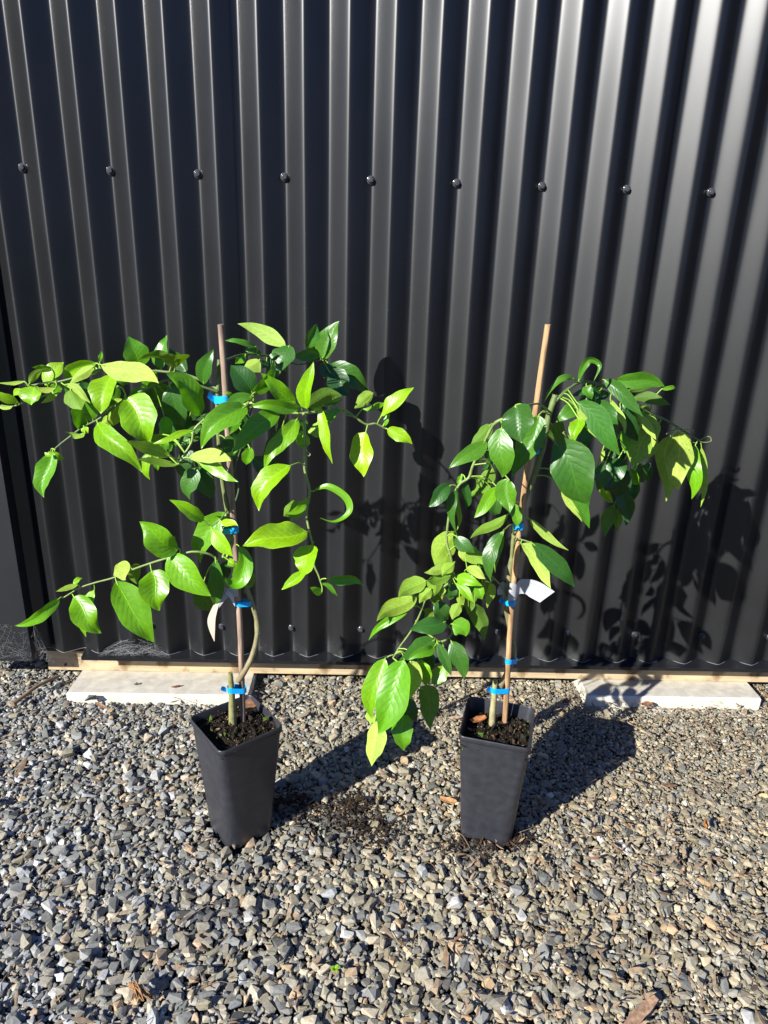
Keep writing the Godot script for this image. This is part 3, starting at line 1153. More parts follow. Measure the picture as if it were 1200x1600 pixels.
# ---------------------------------------------------------------- the two trees
func build_left_tree() -> void:
	var p := thing("potted_citrus_tree", "citrus with wide spreading lime green leaves, weathered grey stake, pot turned cornerwise", "citrus tree")
	var c := Vector3(-0.197, 0, 0.408)
	pot(p, c, deg_to_rad(-52.0), 0.0565, 0.0425, 0.213)
	soil(p, c, deg_to_rad(-52.0), 0.0525, 0.2005, 0.02)
	var bark := flake(p, "bark_chip", v(-1813,2030,3449), Vector2(0.036, 0.022), 0.5, 0.2, Color(0.33, 0.17, 0.09), 0.1)
	bark.set_meta("label", "large rust brown bark chip on the soil")
	flake(p, "bark_chip", v(-1921,1990,4430), Vector2(0.009, 0.006), 0.2, 0.1, Color(0.42, 0.20, 0.12), 0.3)
	flake(p, "bark_chip", v(-2270,2000,4148), Vector2(0.010, 0.004), 0.7, 0.1, Color(0.45, 0.30, 0.18), 0.3)
	# stump of the rootstock and the stake
	var st := begin()
	tube(st, curve([v(-2049,1950,3959), v(-2036,2339,4000), v(-2027,2663,4030), v(-2029,2813,4040), v(-2031,3014,4040)], 4), 0.0068, 0.0036, 10, Color(0.34, 0.32, 0.14), Color(0.26, 0.27, 0.09), true, 0.05)
	part("stump", finish(st, mat.stem), p)
	st = begin()
	tube(st, [v(-1899,1900,3872), v(-1861,3564,3970), v(-1864,4456,3980), v(-1881,5196,3990), v(-1900,6478,4000), v(-1914,7657,4020), v(-1929,8360,4040)], 0.0047, 0.0043, 10, Color.WHITE, Color.WHITE, true, 0.03)
	part("stake", finish(st, mat.cane_grey), p)
	tie(p, v(-2027,2704,4020), v(-1862,2669,3980), 0.0072, 0.0062, 0.0095)
	tie(p, v(-1854,4217,3980), v(-1719,4215,3970), 0.0062, 0.0052, 0.0080, false)
	tie(p, v(-1985,5408,3990), v(-1865,5443,4020), 0.0058, 0.0058, 0.0085)
	tie(p, v(-2024,7348,3980), v(-1906,7363,4040), 0.0058, 0.0060, 0.0105)
	# tags wrapped round the stake
	strip(p, "label_tag", [v(-2172,4324,4160), v(-2087,4422,4180), v(-2001,4472,4170), v(-1915,4470,4120), v(-1849,4447,4070)], [v(-2123,4559,4160) - v(-2171,4356,4160), v(-2021,4614,4180) - v(-2059,4422,4180), v(0, 85, 0), v(0, 80, 0), v(0, 75, 0)], mat.printed)
	strip(p, "tag_tail", [v(-2160,4292,4180), v(-2232,4080,4210), v(-2236,3906,4230), v(-2207,3692,4240)], [v(45, 18, 0), v(60, 8, 0), v(48, -5, 0), v(3, 0, 0)], mat.aged)
	strip(p, "tag_tail", [v(-2003,4508,4200), v(-1926,4456,4220), v(-1880,4277,4200)], [v(25, 35, 0), v(30, 15, 0), v(5, 0, 0)], mat.paper)
	stem(p,"branch",[v(-1925,5667,3900),v(-1857,5900,3700),v(-1870,6038,3600),v(-1908,6251,3550),v(-1771,6659,3600),v(-1656,7053,3650),v(-1597,7214,3700)],13,10,10)
	stem(p,"branch",[v(-1947,5802,4000),v(-1967,5747,4150),v(-2033,5666,4250),v(-2144,5594,4300),v(-2248,5679,4300)],11,8,40)
	stem(p,"branch",[v(-1933,5260,3950),v(-2026,5073,4000),v(-2107,4958,4050),v(-2220,5092,4150),v(-2466,5148,4200),v(-2864,4993,4100),v(-3148,4859,4000),v(-3458,4701,3900),v(-3809,4507,3800),v(-4091,4401,3750),v(-4368,4282,3700),v(-4507,4191,3700),v(-4647,4099,3700)],20,11,60)
	stem(p,"branch",[v(-2001,7792,3900),v(-1952,7838,3600),v(-1811,7834,3000),v(-1579,7729,2300),v(-1395,7640,1900),v(-1185,7494,1500),v(-962,7483,1150),v(-788,7498,900)],20,12,30)
	stem(p,"branch",[v(-826,7236,4180),v(-815,7025,4230),v(-812,6768,4280),v(-811,6478,4320),v(-740,6170,4340),v(-785,5863,4360),v(-757,5650,4380),v(-702,5395,4400),v(-676,5077,4400),v(-621,4927,4400),v(-575,4774,4400)],23,12,70)
	stem(p,"branch",[v(-2033,7074,4000),v(-1822,7236,4100),v(-1540,7342,4150),v(-1454,7318,4150),v(-1195,7255,4150),v(-978,7225,4150),v(-803,7230,4150),v(-591,7232,4050),v(-330,7228,3950),v(-161,7149,3900),v(22,7023,3850),v(158,7025,3800),v(308,6942,3750)],26,13,70)
	stem(p,"branch",[v(-2432,6641,4500),v(-2346,6670,4530)],13,11,80)
	stem(p,"branch",[v(-2034,7219,4050),v(-2087,7183,4300),v(-2162,7133,4400),v(-2267,7020,4450),v(-2312,6844,4450),v(-2431,6659,4500),v(-2442,6623,4500),v(-2498,6550,4500)],15,12,80)
	stem(p,"branch",[v(-4131,7518,3880),v(-4237,7422,3800),v(-4314,7366,3800),v(-4566,7260,3800),v(-4751,7201,3800),v(-4938,7132,3800),v(-5096,7146,3800)],15,9,60)
	stem(p,"branch",[v(-2023,7458,4000),v(-2319,7549,4020),v(-2679,7600,4020),v(-2890,7512,4000),v(-3288,7325,3950),v(-3695,7024,3900),v(-3938,6897,3930),v(-4124,6759,3950),v(-4241,6673,3950),v(-4370,6567,3950)],20,12,25)
	stem(p,"branch",[v(-2032,7484,3950),v(-2214,7567,3900),v(-2467,7648,3850),v(-2846,7682,3800),v(-3196,7699,3800),v(-3544,7731,3850),v(-3751,7655,3900),v(-4157,7529,3900),v(-4342,7507,3900),v(-4494,7476,3900),v(-4661,7436,3850)],22,11,45)
	stem(p,"trunk",[v(-1914,2869,4050),v(-1775,3116,4100),v(-1665,3364,4050),v(-1593,3701,4000),v(-1612,3986,3950),v(-1691,4282,3950),v(-1777,4604,3950),v(-1859,4972,3950),v(-1928,5383,3950),v(-1978,5734,3950),v(-2031,6202,3950),v(-2046,6648,3950),v(-2049,7144,3950),v(-2024,7551,3930),v(-1997,7878,3900)],46,30,35)
	leaf(p,v(-4661,7436,3850),v(-4702,7494,3850),v(-5131,7483,3750),Vector3(-0.10,0.94,0.31),120,0,-80)
	leaf(p,v(-4633,7443,3859),v(-4590,7483,3959),v(-4220,7680,4059),Vector3(0.19,-0.71,0.68),122,-66,-85)
	leaf(p,v(-4291,7511,3900),v(-4229,7691,4000),v(-4459,7739,4100),Vector3(0.30,-0.39,0.87),113,12,65)
	leaf(p,v(-4369,7502,3901),v(-4385,7412,3851),v(-4185,7744,3701),Vector3(-0.22,0.51,0.83),293,-29,85)
	leaf(p,v(-4291,7378,3799),v(-4305,7405,3799),v(-4489,7207,3899),Vector3(-0.13,0.54,0.83),124,-21,-80)
	leaf(p,v(-4526,7276,3800),v(-4543,7449,3880),v(-4551,7206,4050),Vector3(-0.12,0.57,0.81),342,15,70)
	leaf(p,v(-4265,7512,3900),v(-4200,7452,4050),v(-4493,7473,4050),Vector3(0.06,0.89,0.46),120,-21,-80)
	leaf(p,v(-4878,7149,3800),v(-4852,7301,3900),v(-4666,7386,3900),Vector3(-0.22,0.47,0.85),99,-12,80)
	leaf(p,v(-4847,7162,3800),v(-4800,7209,3900),v(-5042,7402,4000),Vector3(0.32,-0.09,0.94),143,-27,70)
	leaf(p,v(-4938,7132,3800),v(-4917,7140,3850),v(-5217,7143,3800),Vector3(-0.10,0.77,0.63),71,-9,-85)
	leaf(p,v(-3644,7703,3878),v(-3716,7764,3778),v(-4235,7497,3628),Vector3(-0.14,-0.26,0.96),221,66,65)
	leaf(p,v(-3707,7671,3895),v(-3693,7745,3945),v(-4048,7490,3995),Vector3(-0.08,0.30,0.95),150,29,-85)
	leaf(p,v(-3644,7703,3878),v(-3671,7670,3828),v(-3998,7505,3728),Vector3(-0.46,0.44,0.77),178,22,75)
	leaf(p,v(-3616,7716,3869),v(-3637,7793,3869),v(-3642,7928,3769),Vector3(0.44,0.55,0.71),58,4,55)
	leaf(p,v(-3616,7716,3869),v(-3555,7792,4069),v(-2686,7605,4369),Vector3(-0.22,0.41,0.89),288,-56,-98)
	leaf(p,v(-3494,7732,3841),v(-3463,7646,3941),v(-3573,7170,4241),Vector3(-0.28,0.56,0.78),422,-15,72)
	leaf(p,v(-3494,7732,3841),v(-3524,7617,3741),v(-3334,7464,3641),Vector3(0.38,-0.13,0.92),99,9,46)
	leaf(p,v(-4186,7467,3835),v(-4060,7509,4085),v(-3683,7316,4285),Vector3(-0.26,0.40,0.88),112,-45,-88)
	leaf(p,v(-3867,6934,3918),v(-3968,7456,4118),v(-3775,7224,4318),Vector3(0.10,0.70,0.71),295,15,-51)
	leaf(p,v(-3880,7613,3904),v(-3890,7538,3904),v(-3769,7251,4004),Vector3(0.39,0.45,0.80),171,0,9)
	leaf(p,v(-3791,6969,3904),v(-3882,7336,4004),v(-4020,6836,3904),Vector3(0.45,-0.29,0.84),341,-30,41)
	leaf(p,v(-3571,7116,3911),v(-3815,7346,3811),v(-3858,7085,3811),Vector3(0.01,-0.00,1.00),131,0,60)
	leaf(p,v(-3494,7732,3841),v(-3566,7564,3741),v(-3852,7467,3741),Vector3(-0.14,0.40,0.91),70,0,-60)
	leaf(p,v(-3938,6897,3930),v(-3902,6912,3980),v(-3862,6810,3980),Vector3(-0.23,-0.09,0.97),127,0,95)
	leaf(p,v(-3973,6874,3934),v(-3882,6823,4034),v(-4107,6860,4134),Vector3(0.28,0.92,0.27),139,9,-85)
	leaf(p,v(-4370,6567,3950),v(-4399,6535,3950),v(-4491,5927,4200),Vector3(-0.12,0.39,0.91),304,26,51)
	leaf(p,v(-4370,6567,3950),v(-4466,6501,3850),v(-4332,6372,3750),Vector3(0.52,-0.12,0.85),111,15,70)
	leaf(p,v(-4370,6567,3950),v(-4330,6551,4050),v(-4466,6548,4050),Vector3(-0.01,0.51,0.86),80,-36,70)
	leaf(p,v(-3288,7325,3950),v(-3357,7294,3850),v(-3843,6830,3700),Vector3(-0.08,-0.23,0.97),259,-30,-75)
	leaf(p,v(-3288,7325,3950),v(-3234,7360,4150),v(-2898,6817,4350),Vector3(0.10,0.40,0.91),509,-30,68)
	leaf(p,v(-3746,6993,3900),v(-3705,6974,4000),v(-3048,6407,4400),Vector3(-0.12,0.47,0.87),309,-30,62)
	leaf(p,v(-3138,7695,3797),v(-3086,7760,3897),v(-3200,8154,3897),Vector3(0.35,0.10,0.93),348,0,43)
	leaf(p,v(-2846,7682,3800),v(-2837,7697,3750),v(-2797,8156,3600),Vector3(-0.28,0.32,0.91),230,-9,36)
	leaf(p,v(-2717,7674,3813),v(-2626,7945,4063),v(-2990,7882,4213),Vector3(0.40,-0.51,0.76),137,15,-43)
	leaf(p,v(-2650,7669,3822),v(-2615,7741,3872),v(-2519,7966,4222),Vector3(0.23,-0.85,0.48),369,0,-43)
	leaf(p,v(-2467,7648,3850),v(-2494,7648,3750),v(-2760,7976,3550),Vector3(-0.35,0.26,0.90),210,15,6)
	leaf(p,v(-2214,7567,3900),v(-2216,7549,3950),v(-2057,8029,4100),Vector3(-0.43,-0.14,0.89),255,-18,26)
	leaf(p,v(-2134,7155,4376),v(-2166,7223,4426),v(-2519,7808,4676),Vector3(0.77,0.20,0.61),367,49,52)
	leaf(p,v(-2679,7600,4020),v(-2666,7537,4020),v(-2532,6905,3920),Vector3(-0.11,-0.18,0.98),352,-9,13)
	leaf(p,v(-2679,7600,4020),v(-2704,7504,3920),v(-3121,7172,3720),Vector3(-0.24,-0.26,0.93),197,29,-26)
	leaf(p,v(-2215,7522,4015),v(-2430,7141,3615),v(-2635,6815,3515),Vector3(-0.05,-0.26,0.96),170,0,3)
	leaf(p,v(-2267,7020,4450),v(-2254,7040,4550),v(-2767,6909,4750),Vector3(0.07,0.74,0.67),108,-40,75)
	leaf(p,v(-2049,7144,3950),v(-2079,7125,3950),v(-2329,7059,4050),Vector3(0.20,0.51,0.84),116,-15,9)
	leaf(p,v(-2178,7119,4412),v(-2102,7033,4412),v(-2504,6897,4212),Vector3(-0.49,0.23,0.84),122,0,21)
	leaf(p,v(-2294,6906,4448),v(-2220,6857,4248),v(-2613,6743,4148),Vector3(-0.34,0.41,0.85),126,-11,23)
	leaf(p,v(-2284,6966,4452),v(-2490,6914,4252),v(-2706,6619,4152),Vector3(-0.24,-0.15,0.96),122,17,29)
	leaf(p,v(-2396,6710,4485),v(-2718,6838,4285),v(-2731,6658,4285),Vector3(0.17,-0.01,0.98),132,0,41)
	leaf(p,v(-2477,6576,4500),v(-2538,6701,4650),v(-2960,7007,5050),Vector3(0.74,0.19,0.64),171,20,-68)
	leaf(p,v(-2498,6550,4500),v(-2468,6577,4600),v(-2912,6731,4900),Vector3(0.60,0.51,0.62),111,14,-68)
	leaf(p,v(-2498,6550,4500),v(-2906,6684,4400),v(-2915,6326,4500),Vector3(-0.49,0.25,0.84),190,6,72)
	leaf(p,v(-2498,6550,4500),v(-2849,6571,4200),v(-2868,6364,4200),Vector3(-0.16,0.01,0.99),92,0,51)
	leaf(p,v(-2329,6812,4456),v(-2448,6726,4056),v(-2586,6205,4056),Vector3(-0.21,0.06,0.98),235,-20,5)
	leaf(p,v(-2346,6670,4530),v(-2319,6690,4630),v(-1690,6742,4930),Vector3(-0.41,0.47,0.78),204,-60,-95)
	leaf(p,v(-2346,6670,4530),v(-2214,6596,4530),v(-1657,6438,4830),Vector3(-0.34,0.40,0.85),177,-20,72)
	leaf(p,v(-2346,6670,4530),v(-2298,6484,4380),v(-2396,6024,4430),Vector3(-0.30,0.17,0.94),274,26,23)
	leaf(p,v(-2346,6670,4530),v(-2263,6483,4280),v(-2142,5980,4230),Vector3(0.25,-0.04,0.97),283,14,6)
	leaf(p,v(-2045,6571,3950),v(-1949,6553,3950),v(-2074,6677,4050),Vector3(0.33,-0.38,0.87),90,0,-90)
	leaf(p,v(-1622,7318,4139),v(-1529,7401,4639),v(-2066,6925,4989),Vector3(0.03,0.57,0.82),340,38,41)
	leaf(p,v(-1516,7346,4153),v(-1487,7461,4353),v(-1906,7283,4553),Vector3(0.17,0.53,0.83),171,29,33)
	leaf(p,v(-2034,7425,3938),v(-1802,7422,4088),v(-1896,7485,4138),Vector3(0.44,-0.05,0.90),68,0,55)
	leaf(p,v(-1156,7247,4150),v(-1138,7285,4350),v(-1705,6771,4750),Vector3(0.18,0.48,0.86),280,35,49)
	leaf(p,v(-1932,7158,4053),v(-1576,6763,4253),v(-1619,6493,4253),Vector3(0.17,-0.03,0.98),168,0,51)
	leaf(p,v(-918,7224,4154),v(-902,7187,4304),v(-1318,6552,4654),Vector3(0.11,0.42,0.90),245,30,68)
	leaf(p,v(-815,6528,4315),v(-974,6597,4565),v(-1403,6043,4815),Vector3(-0.33,0.59,0.74),338,54,80)
	leaf(p,v(-1195,7255,4150),v(-1215,7148,4100),v(-1228,6932,4100),Vector3(-0.48,0.03,0.87),49,0,-90)
	leaf(p,v(-862,7227,4157),v(-865,7336,4257),v(-1497,7354,4557),Vector3(0.43,0.01,0.90),172,29,55)
	leaf(p,v(-946,7224,4151),v(-931,7382,4251),v(-1353,7798,4451),Vector3(0.39,-0.05,0.92),230,-23,62)
	leaf(p,v(-1362,7617,1833),v(-1235,7882,2133),v(-1399,7389,2333),Vector3(-0.33,0.45,0.83),411,18,21)
	leaf(p,v(-1516,7346,4153),v(-1477,7519,4403),v(-1204,7955,4253),Vector3(0.65,-0.15,0.74),201,31,46)
	leaf(p,v(-1516,7346,4153),v(-1518,7474,4153),v(-1820,7828,4053),Vector3(0.25,0.46,0.85),334,9,9)
	leaf(p,v(-1656,7767,2515),v(-1653,7697,2565),v(-1888,7575,2715),Vector3(-0.00,0.78,0.63),307,0,-90)
	leaf(p,v(-1579,7729,2300),v(-1584,7655,2300),v(-1640,7548,2400),Vector3(0.52,0.42,0.74),146,0,9)
	leaf(p,v(-1395,7640,1900),v(-1310,7857,2000),v(-2112,8153,1750),Vector3(-0.18,0.29,0.94),260,59,-98)
	leaf(p,v(-1697,7787,2638),v(-1677,7906,2637),v(-2120,8030,2837),Vector3(0.47,0.52,0.71),105,-23,33)
	leaf(p,v(-1656,7767,2515),v(-1622,7812,2565),v(-1882,7836,2615),Vector3(0.21,0.57,0.80),123,-23,31)
	leaf(p,v(-1545,7714,2216),v(-1557,7698,2266),v(-1397,7743,2266),Vector3(-0.10,0.37,0.92),79,-10,21)
	leaf(p,v(-817,7495,941),v(-820,7582,1041),v(-1288,7632,1441),Vector3(0.65,0.24,0.72),231,13,34)
	leaf(p,v(-997,7482,1202),v(-1026,7717,1202),v(-878,8137,1102),Vector3(0.39,0.08,0.92),249,-21,29)
	leaf(p,v(-788,7498,900),v(-787,7500,950),v(-484,8171,900),Vector3(-0.39,0.24,0.89),420,-35,33)
	leaf(p,v(-770,7231,4139),v(-771,7312,4289),v(-694,7949,4339),Vector3(-0.48,-0.01,0.88),238,-7,74)
	leaf(p,v(-788,7498,900),v(-686,7452,1000),v(-741,7208,1150),Vector3(0.18,0.49,0.86),260,0,3)
	leaf(p,v(-788,7498,900),v(-692,7361,900),v(39,6964,1050),Vector3(-0.02,0.32,0.95),434,-58,19)
	leaf(p,v(-788,7498,900),v(-655,7335,1150),v(-264,6954,1350),Vector3(-0.16,0.32,0.93),421,0,1)
	leaf(p,v(-770,7231,4139),v(-791,7266,3939),v(-330,7358,3539),Vector3(0.62,0.18,0.76),271,-57,-46)
	leaf(p,v(-591,7232,4050),v(-640,7239,3650),v(-314,7271,3250),Vector3(0.75,0.19,0.63),89,13,31)
	leaf(p,v(-130,7129,3892),v(117,7367,3292),v(-158,7150,3392),Vector3(0.08,0.33,0.94),189,17,-60)
	leaf(p,v(183,7016,3792),v(277,7258,3492),v(-49,7194,3592),Vector3(0.14,0.56,0.82),100,-42,60)
	leaf(p,v(183,7016,3792),v(240,7145,3842),v(673,7562,3792),Vector3(-0.45,0.55,0.70),243,24,80)
	leaf(p,v(258,6973,3767),v(353,7157,3767),v(291,6984,3767),Vector3(-0.51,0.18,0.84),83,0,60)
	leaf(p,v(308,6942,3750),v(324,6953,3800),v(685,6765,3900),Vector3(-0.15,0.22,0.96),199,-25,85)
	leaf(p,v(47,7017,3842),v(20,6921,3892),v(-22,6336,4142),Vector3(-0.53,0.37,0.77),395,11,95)
	leaf(p,v(-591,7232,4050),v(-607,7315,4150),v(-462,6560,4350),Vector3(-0.52,0.13,0.85),177,-38,80)
	leaf(p,v(-330,7228,3950),v(-341,7277,4000),v(-572,6883,4050),Vector3(-0.34,0.31,0.89),142,38,39)
	leaf(p,v(-591,7232,4050),v(-578,7024,3950),v(-811,6895,3850),Vector3(-0.56,0.48,0.67),288,0,-92)
	leaf(p,v(-822,7167,4197),v(-851,7135,4047),v(-941,6732,3997),Vector3(0.02,-0.13,0.99),189,-10,11)
	leaf(p,v(-813,6944,4247),v(-815,6947,4197),v(-829,6744,4247),Vector3(-0.36,0.25,0.90),210,0,68)
	leaf(p,v(-1622,7318,4139),v(-1618,7196,4039),v(-1828,6639,4139),Vector3(0.26,0.08,0.96),260,-15,9)
	leaf(p,v(-2049,6813,3951),v(-1955,6830,4051),v(-1771,6524,4051),Vector3(0.22,0.13,0.97),235,0,15)
	leaf(p,v(-1081,7236,4150),v(-1172,6941,3850),v(-1509,6446,3750),Vector3(0.03,-0.21,0.98),138,0,3)
	leaf(p,v(-1821,6517,3580),v(-1724,6289,3080),v(-1233,5859,2780),Vector3(0.62,0.17,0.77),325,16,1)
	leaf(p,v(-780,5909,4357),v(-794,5902,4357),v(-1097,5830,4457),Vector3(0.22,0.34,0.91),270,36,-52)
	leaf(p,v(-749,6064,4347),v(-759,6099,4447),v(-1053,5909,4547),Vector3(0.34,-0.03,0.94),132,-30,60)
	leaf(p,v(-740,5570,4387),v(-762,5634,4537),v(-1595,5582,4887),Vector3(0.22,0.75,0.63),401,-36,78)
	leaf(p,v(-702,5395,4400),v(-683,5469,4600),v(-838,5076,4800),Vector3(-0.60,0.54,0.59),444,-37,78)
	leaf(p,v(-668,5042,4400),v(-773,5030,4450),v(-1138,4774,4600),Vector3(-0.21,0.70,0.68),160,-46,74)
	leaf(p,v(-590,4825,4400),v(-485,4880,4450),v(46,4709,4300),Vector3(0.37,0.41,0.83),148,-34,49)
	leaf(p,v(-575,4774,4400),v(-575,4778,4400),v(-334,4573,4400),Vector3(0.13,0.15,0.98),73,-37,41)
	leaf(p,v(-575,4774,4400),v(-562,4645,4450),v(-719,4807,4600),Vector3(0.72,0.06,0.69),118,0,60)
	leaf(p,v(-2248,5679,4300),v(-2229,5698,4350),v(-2654,6046,4500),Vector3(0.45,0.17,0.88),189,12,68)
	leaf(p,v(-1961,5758,4128),v(-1980,5709,4028),v(-2439,4908,4078),Vector3(-0.37,0.27,0.89),402,85,46)
	leaf(p,v(-2033,5666,4250),v(-1986,5685,4350),v(-1717,5682,4500),Vector3(-0.43,0.44,0.79),110,-12,90)
	leaf(p,v(-2144,5594,4300),v(-2108,5580,4400),v(-1800,5239,4550),Vector3(-0.26,0.19,0.95),241,-9,80)
	leaf(p,v(-1791,4663,3950),v(-1688,4638,3750),v(-1835,4220,3650),Vector3(0.04,-0.25,0.97),179,-23,-41)
	leaf(p,v(-2864,4993,4100),v(-2788,5120,4300),v(-2136,4639,4600),Vector3(-0.11,0.42,0.90),433,0,58)
	leaf(p,v(-2153,5015,4100),v(-2132,5041,4200),v(-2200,4235,4100),Vector3(0.01,-0.12,0.99),243,-48,29)
	leaf(p,v(-2122,4967,4064),v(-2401,4489,3964),v(-2319,3908,3764),Vector3(0.50,-0.22,0.84),357,16,-23)
	leaf(p,v(-2026,5073,4000),v(-2052,5093,4000),v(-2048,4934,4000),Vector3(-0.44,-0.01,0.90),131,0,-90)
	leaf(p,v(-2065,4996,4022),v(-1962,4994,4122),v(-1843,4930,4172),Vector3(-0.16,0.41,0.90),113,0,70)
	leaf(p,v(-2078,4976,4030),v(-2067,4822,3780),v(-2125,4466,3730),Vector3(0.02,-0.14,0.99),199,0,3)
	leaf(p,v(-2663,5083,4159),v(-2639,5222,4259),v(-3133,5667,4359),Vector3(0.29,0.11,0.95),401,-26,58)
	leaf(p,v(-3515,4670,3883),v(-3486,4714,3933),v(-3728,4641,3983),Vector3(-0.06,0.70,0.71),336,28,-92)
	leaf(p,v(-3458,4701,3900),v(-3514,4729,3850),v(-3475,4353,3700),Vector3(0.55,-0.26,0.80),232,-22,-55)
	leaf(p,v(-3148,4859,4000),v(-3109,4785,4100),v(-2960,4254,4350),Vector3(0.20,0.46,0.86),454,0,62)
	leaf(p,v(-3754,4535,3814),v(-3717,4518,3914),v(-3125,3633,4214),Vector3(0.29,0.47,0.83),487,34,51)
	leaf(p,v(-4507,4191,3700),v(-4440,4180,3800),v(-3990,3690,4050),Vector3(0.16,0.56,0.81),392,17,62)
	leaf(p,v(-4139,4381,3741),v(-4154,4242,3691),v(-4411,3360,3641),Vector3(-0.41,0.07,0.91),243,17,70)
	leaf(p,v(-4647,4099,3700),v(-4676,4121,3750),v(-5313,3757,4000),Vector3(0.34,0.05,0.94),190,-37,58)
	leaf(p,v(-4368,4282,3700),v(-4374,4349,3750),v(-4654,4312,3900),Vector3(0.23,0.76,0.61),95,13,-60)
	leaf(p,v(-4425,4250,3696),v(-4463,4326,3696),v(-4367,4405,3596),Vector3(-0.17,0.85,0.51),108,0,80)
	leaf(p,v(-2396,6710,4485),v(-2770,6911,4285),v(-2897,6380,4185),Vector3(0.16,-0.22,0.96),215,14,-46)
	leaf(p,v(-2846,7534,4005),v(-2757,7046,3755),v(-2892,6624,3705),Vector3(-0.04,-0.10,0.99),228,-12,16)
	leaf(p,v(-3288,7325,3950),v(-3453,7459,3800),v(-3681,7126,3750),Vector3(0.21,-0.28,0.94),223,15,31)
	leaf(p,v(-4030,7565,3902),v(-4032,7531,3802),v(-4108,7295,3902),Vector3(0.16,0.34,0.93),198,0,36)
	leaf(p,v(-2266,7537,4018),v(-2495,7045,3718),v(-2722,6749,3618),Vector3(-0.09,-0.25,0.96),208,0,11)
	leaf(p,v(-3009,7461,3986),v(-3063,7422,3786),v(-2986,7055,3686),Vector3(0.39,-0.17,0.91),206,0,21)
	leaf(p,v(-4201,7520,3900),v(-4224,7475,3850),v(-4309,7334,3900),Vector3(0.34,0.13,0.93),132,0,60)
	leaf(p,v(-2906,7686,3797),v(-2935,7679,3697),v(-3181,7400,3597),Vector3(0.02,-0.35,0.93),179,-15,51)
	leaf(p,v(-3256,7704,3805),v(-3317,7669,3705),v(-3449,7394,3605),Vector3(0.19,-0.42,0.89),179,12,-70)
	leaf(p,v(-3077,7432,3977),v(-3122,7443,3827),v(-3260,7209,3877),Vector3(0.14,0.13,0.98),192,-12,43)
	leaf(p,v(-2416,7637,3858),v(-2482,7568,3758),v(-2736,7272,3658),Vector3(-0.11,-0.23,0.97),222,15,31)
	leaf(p,v(-2890,7512,4000),v(-2805,7076,3900),v(-2712,6766,4000),Vector3(0.23,0.36,0.90),193,15,55)
	leaf(p,v(-3148,7399,3968),v(-3162,7190,3768),v(-2999,6958,3668),Vector3(0.49,-0.03,0.87),163,-12,-60)
	leaf(p,v(-1811,7834,3000),v(-1782,7823,3100),v(-1924,7725,3200),Vector3(0.40,0.30,0.87),143,10,46)
	leaf(p,v(-1486,7687,2081),v(-1476,7696,2081),v(-1296,7477,2181),Vector3(-0.12,0.33,0.94),191,-14,36)
	leaf(p,v(-1777,7258,4112),v(-1706,7174,4212),v(-1807,6968,4412),Vector3(0.30,0.58,0.75),191,15,46)
	leaf(p,v(-1333,7287,4150),v(-1389,7197,4000),v(-1524,6878,3950),Vector3(-0.03,-0.14,0.99),161,-15,31)
	ribbon(p,v(-740,6170,4340),[v(-694,6167,4340),v(-506,6259,4383),v(-319,6197,4426),v(-199,6090,4469),v(-173,5949,4511),v(-274,5845,4554),v(-418,5818,4597),v(-580,5885,4640)],Vector3(-0.26,0.22,0.94),105,60)
	ribbon(p,v(-1884,5108,3950),[v(-1784,5223,4150),v(-1714,5047,4190),v(-1737,4859,4230),v(-1799,4704,4270),v(-1923,4712,4310),v(-1981,4815,4350)],Vector3(0.01,0.45,0.89),267,52)
	stem(p,"petiole",[v(-811,6791,4310),v(-760,6719,4317),v(-730,6692,4325),v(-752,6669,4325),v(-774,6691,4325)],9,7,70)
	stem(p,"petiole",[v(-317,7277,3980),v(-223,7219,3952),v(-175,7182,3938),v(-188,7156,3938),v(-265,7174,3952)],9,7,70)

